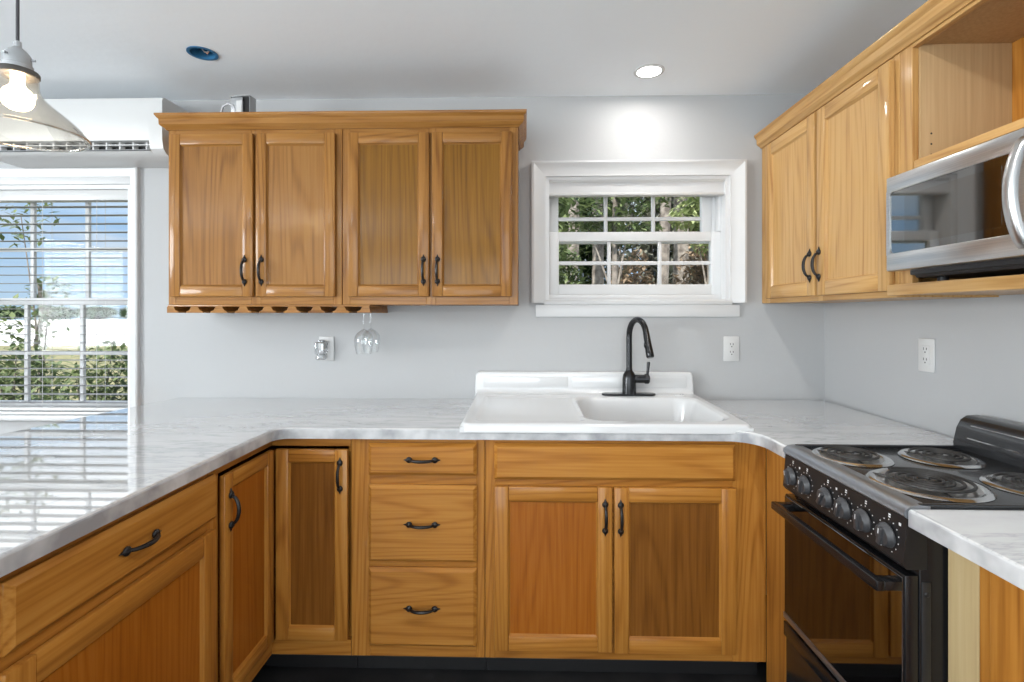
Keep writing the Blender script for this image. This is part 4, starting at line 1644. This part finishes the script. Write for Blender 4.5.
def tree(name, label, cat, loc, height, trunk_r, blobs, leafmat, seed, leaf=0.07, group=None, lean=0.0, n=900):
    rnd = random.Random(seed)
    r = thing(name, label, cat, loc, 0, group)
    m = MB()
    tp = [(0, 0, -0.02)]
    for i in range(1, 7):
        tp.append((lean * i / 6 + rnd.uniform(-0.03, 0.03), rnd.uniform(-0.03, 0.03), height * i / 6))
    m.tube(tp, [trunk_r * (1.15 - 0.5 * i / 6) for i in range(7)], 9)
    for (bx, by, bz, sx, sy, sz, k) in blobs:
        st = Vector(tp[3]) if bz > tp[3][2] else Vector(tp[2])
        e = Vector((bx, by, bz))
        m.tube([st, st.lerp(e, 0.5) + Vector((0, 0, 0.05)), e], [trunk_r * 0.4, trunk_r * 0.25, trunk_r * 0.12], 6)
    m.build('trunk', BARK, r)
    m = MB()
    for (bx, by, bz, sx, sy, sz, k) in blobs:
        leaves(m, rnd, (bx, by, bz), (sx, sy, sz), int(n * k), leaf)
    m.build('foliage', leafmat, r)
    return r


def shrub(label, loc, w, d, h, mat, seed, n=1500, leaf=0.045, group='shrubs outside the tall window'):
    rnd = random.Random(seed)
    r = thing('shrub', label, 'shrub', loc, 0, group)
    m = MB()
    for i in range(9):
        a = rnd.uniform(0, 2 * PI)
        e = (w * 0.75 * math.cos(a) * rnd.random(), d * 0.7 * math.sin(a) * rnd.random(), h * rnd.uniform(0.75, 1.08))
        m.tube([(0.1 * math.cos(a), 0.1 * math.sin(a), -0.02), (e[0] * 0.5, e[1] * 0.5, e[2] * 0.55), e], [0.014, 0.009, 0.003], 5)
    m.build('stem', BARK, r)
    m = MB()
    leaves(m, rnd, (0, 0, h * 0.52), (w, d, h * 0.52), n, leaf, 0.1)
    leaves(m, rnd, (w * 0.3, 0, h * 0.75), (w * 0.5, d * 0.6, h * 0.33), n // 3, leaf, 0.1)
    m.build('foliage', mat, r)
    return r


# hedge of shrubs below the tall window
for i, (sx, sy, sw, shh, mt, lab) in enumerate([
        (-4.75, 2.2, 0.50, 1.30, LEAF1, 'leafy green shrub outside the tall window, second from the left'),
        (-3.80, 2.0, 0.45, 1.34, LEAF1, 'leafy green shrub outside the tall window, third from the left'),
        (-2.92, 1.9, 0.42, 1.30, LEAF1, 'leafy green shrub outside the tall window, next to the right end'),
        (-2.06, 2.1, 0.42, 1.30, LEAF2, 'darker green shrub outside the tall window, at the right end of the row'),
        (-5.75, 2.5, 0.48, 1.30, LEAF2, 'dark green shrub outside the tall window, farthest left of the row')]):
    shrub(lab, (sx, sy, GZ), sw, 0.5, shh, mt, 20 + i)
tree('young_tree', 'thin young tree outside at the left edge of the tall window', 'tree', (-5.15, 2.9, GZ), 2.0, 0.03,
     [(-0.05, 0, 1.55, 0.35, 0.3, 0.35, 0.5), (0.12, 0, 1.9, 0.22, 0.2, 0.16, 0.22), (-0.3, 0.1, 2.75, 0.3, 0.3, 0.4, 0.35)], LEAF1, 5, 0.05, n=420)
# distant dark belt of trees across the lot
rnd = random.Random(77)
for i in range(16):
    X = -152 + i * 6.4
    r = thing('distant_tree', 'dark tree in the far belt of trees across the pale lot', 'tree', (X, 146 + (i % 2) * 9, GZ), 0, 'far belt of dark trees')
    m = MB()
    m.tube([(0, 0, 0), (0, 0, 1.5)], 0.3, 6)
    m.build('trunk', BARK, r)
    m = MB()
    leaves(m, rnd, (0, 0, 2.0), (5.5, 2.4, 1.85), 700, 0.8, 0.1)
    m.build('foliage', LEAF2, r)

# woods behind the sink window
woods = [
    (0.72, 5.6, 6.0, 0.10, [], None, 0.06, 'pale slim trunk outside, seen through the left panes of the sink window'),
    (1.45, 7.4, 6.0, 0.12, [], None, -0.10, 'pale slim trunk outside, seen through the middle panes of the sink window'),
    (2.05, 5.4, 6.0, 0.09, [], None, 0.12, 'thin leaning trunk outside, seen through the right panes of the sink window'),
    (2.75, 6.6, 6.0, 0.14, [], None, -0.05, 'thick grey trunk outside, farthest right behind the sink window'),
    (0.95, 3.1, 3.6, 0.035, [(-0.35, 0, 2.75, 0.50, 0.28, 0.24, 0.55), (0.10, 0.05, 2.55, 0.42, 0.28, 0.16, 0.4), (0.25, 0, 2.95, 0.45, 0.28, 0.22, 0.4)], LEAF1, 0.05, 'young leafy tree outside, closest behind the middle of the sink window'),
    (2.15, 3.6, 3.6, 0.035, [(-0.20, 0, 2.80, 0.28, 0.25, 0.18, 0.35), (-0.05, 0, 3.05, 0.35, 0.25, 0.2, 0.3), (0.0, 0, 2.45, 0.2, 0.2, 0.1, 0.12)], LEAF3, 0.02, 'young tree with fresh light green leaves, behind the right panes of the sink window'),
]
for i, (X, Y, hgt, tr, bl_, mt, ln, lab) in enumerate(woods):
    tree('woodland_tree', lab, 'tree', (X, Y, GZ), hgt, tr, bl_ or [(0, 0, hgt - 0.3, 0.7, 0.6, 0.5, 0.6)], mt or LEAF2, 40 + i, 0.055, 'trees behind the sink window', ln, 900)
for i, (X, Y, w_, d_, h_, mt, lf, nn, lab) in enumerate([
        (0.35, 4.3, 0.55, 0.4, 2.45, LEAF1, 0.06, 2400, 'green undergrowth bush outside, low behind the left panes of the sink window'),
        (1.37, 4.4, 0.43, 0.4, 2.35, LEAF4, 0.05, 2400, 'brown dry bush outside, low behind the middle panes of the sink window'),
        (2.30, 4.5, 0.40, 0.4, 2.55, LEAF4, 0.055, 2200, 'brown dry bush outside, low behind the right panes of the sink window'),
        (0.30, 8.15, 1.0, 0.42, 5.2, LEAF1, 0.13, 3000, 'tall green thicket behind the sink window, nearer row, left end'),
        (2.55, 8.15, 1.0, 0.42, 4.9, LEAF5, 0.13, 3000, 'tall grey-green thicket behind the sink window, nearer row, middle'),
        (4.80, 8.15, 1.0, 0.42, 5.2, LEAF1, 0.13, 3000, 'tall green thicket behind the sink window, nearer row, right end'),
        (-1.0, 9.35, 1.03, 0.45, 6.0, LEAF2, 0.17, 3000, 'tall dark thicket at the back of the woods, left end'),
        (1.35, 9.35, 1.03, 0.45, 6.4, LEAF2, 0.17, 3000, 'tall dark thicket at the back of the woods, second from the left'),
        (3.70, 9.35, 1.03, 0.45, 6.2, LEAF5, 0.17, 3000, 'tall grey-green thicket at the back of the woods, third from the left'),
        (6.05, 9.35, 1.03, 0.45, 6.0, LEAF2, 0.17, 3000, 'tall dark thicket at the back of the woods, right end')]):
    shrub(lab, (X, Y, GZ), w_, d_, h_, mt, 60 + i, nn, lf, 'undergrowth behind the sink window')
S.cycles.transparent_max_bounces = 24
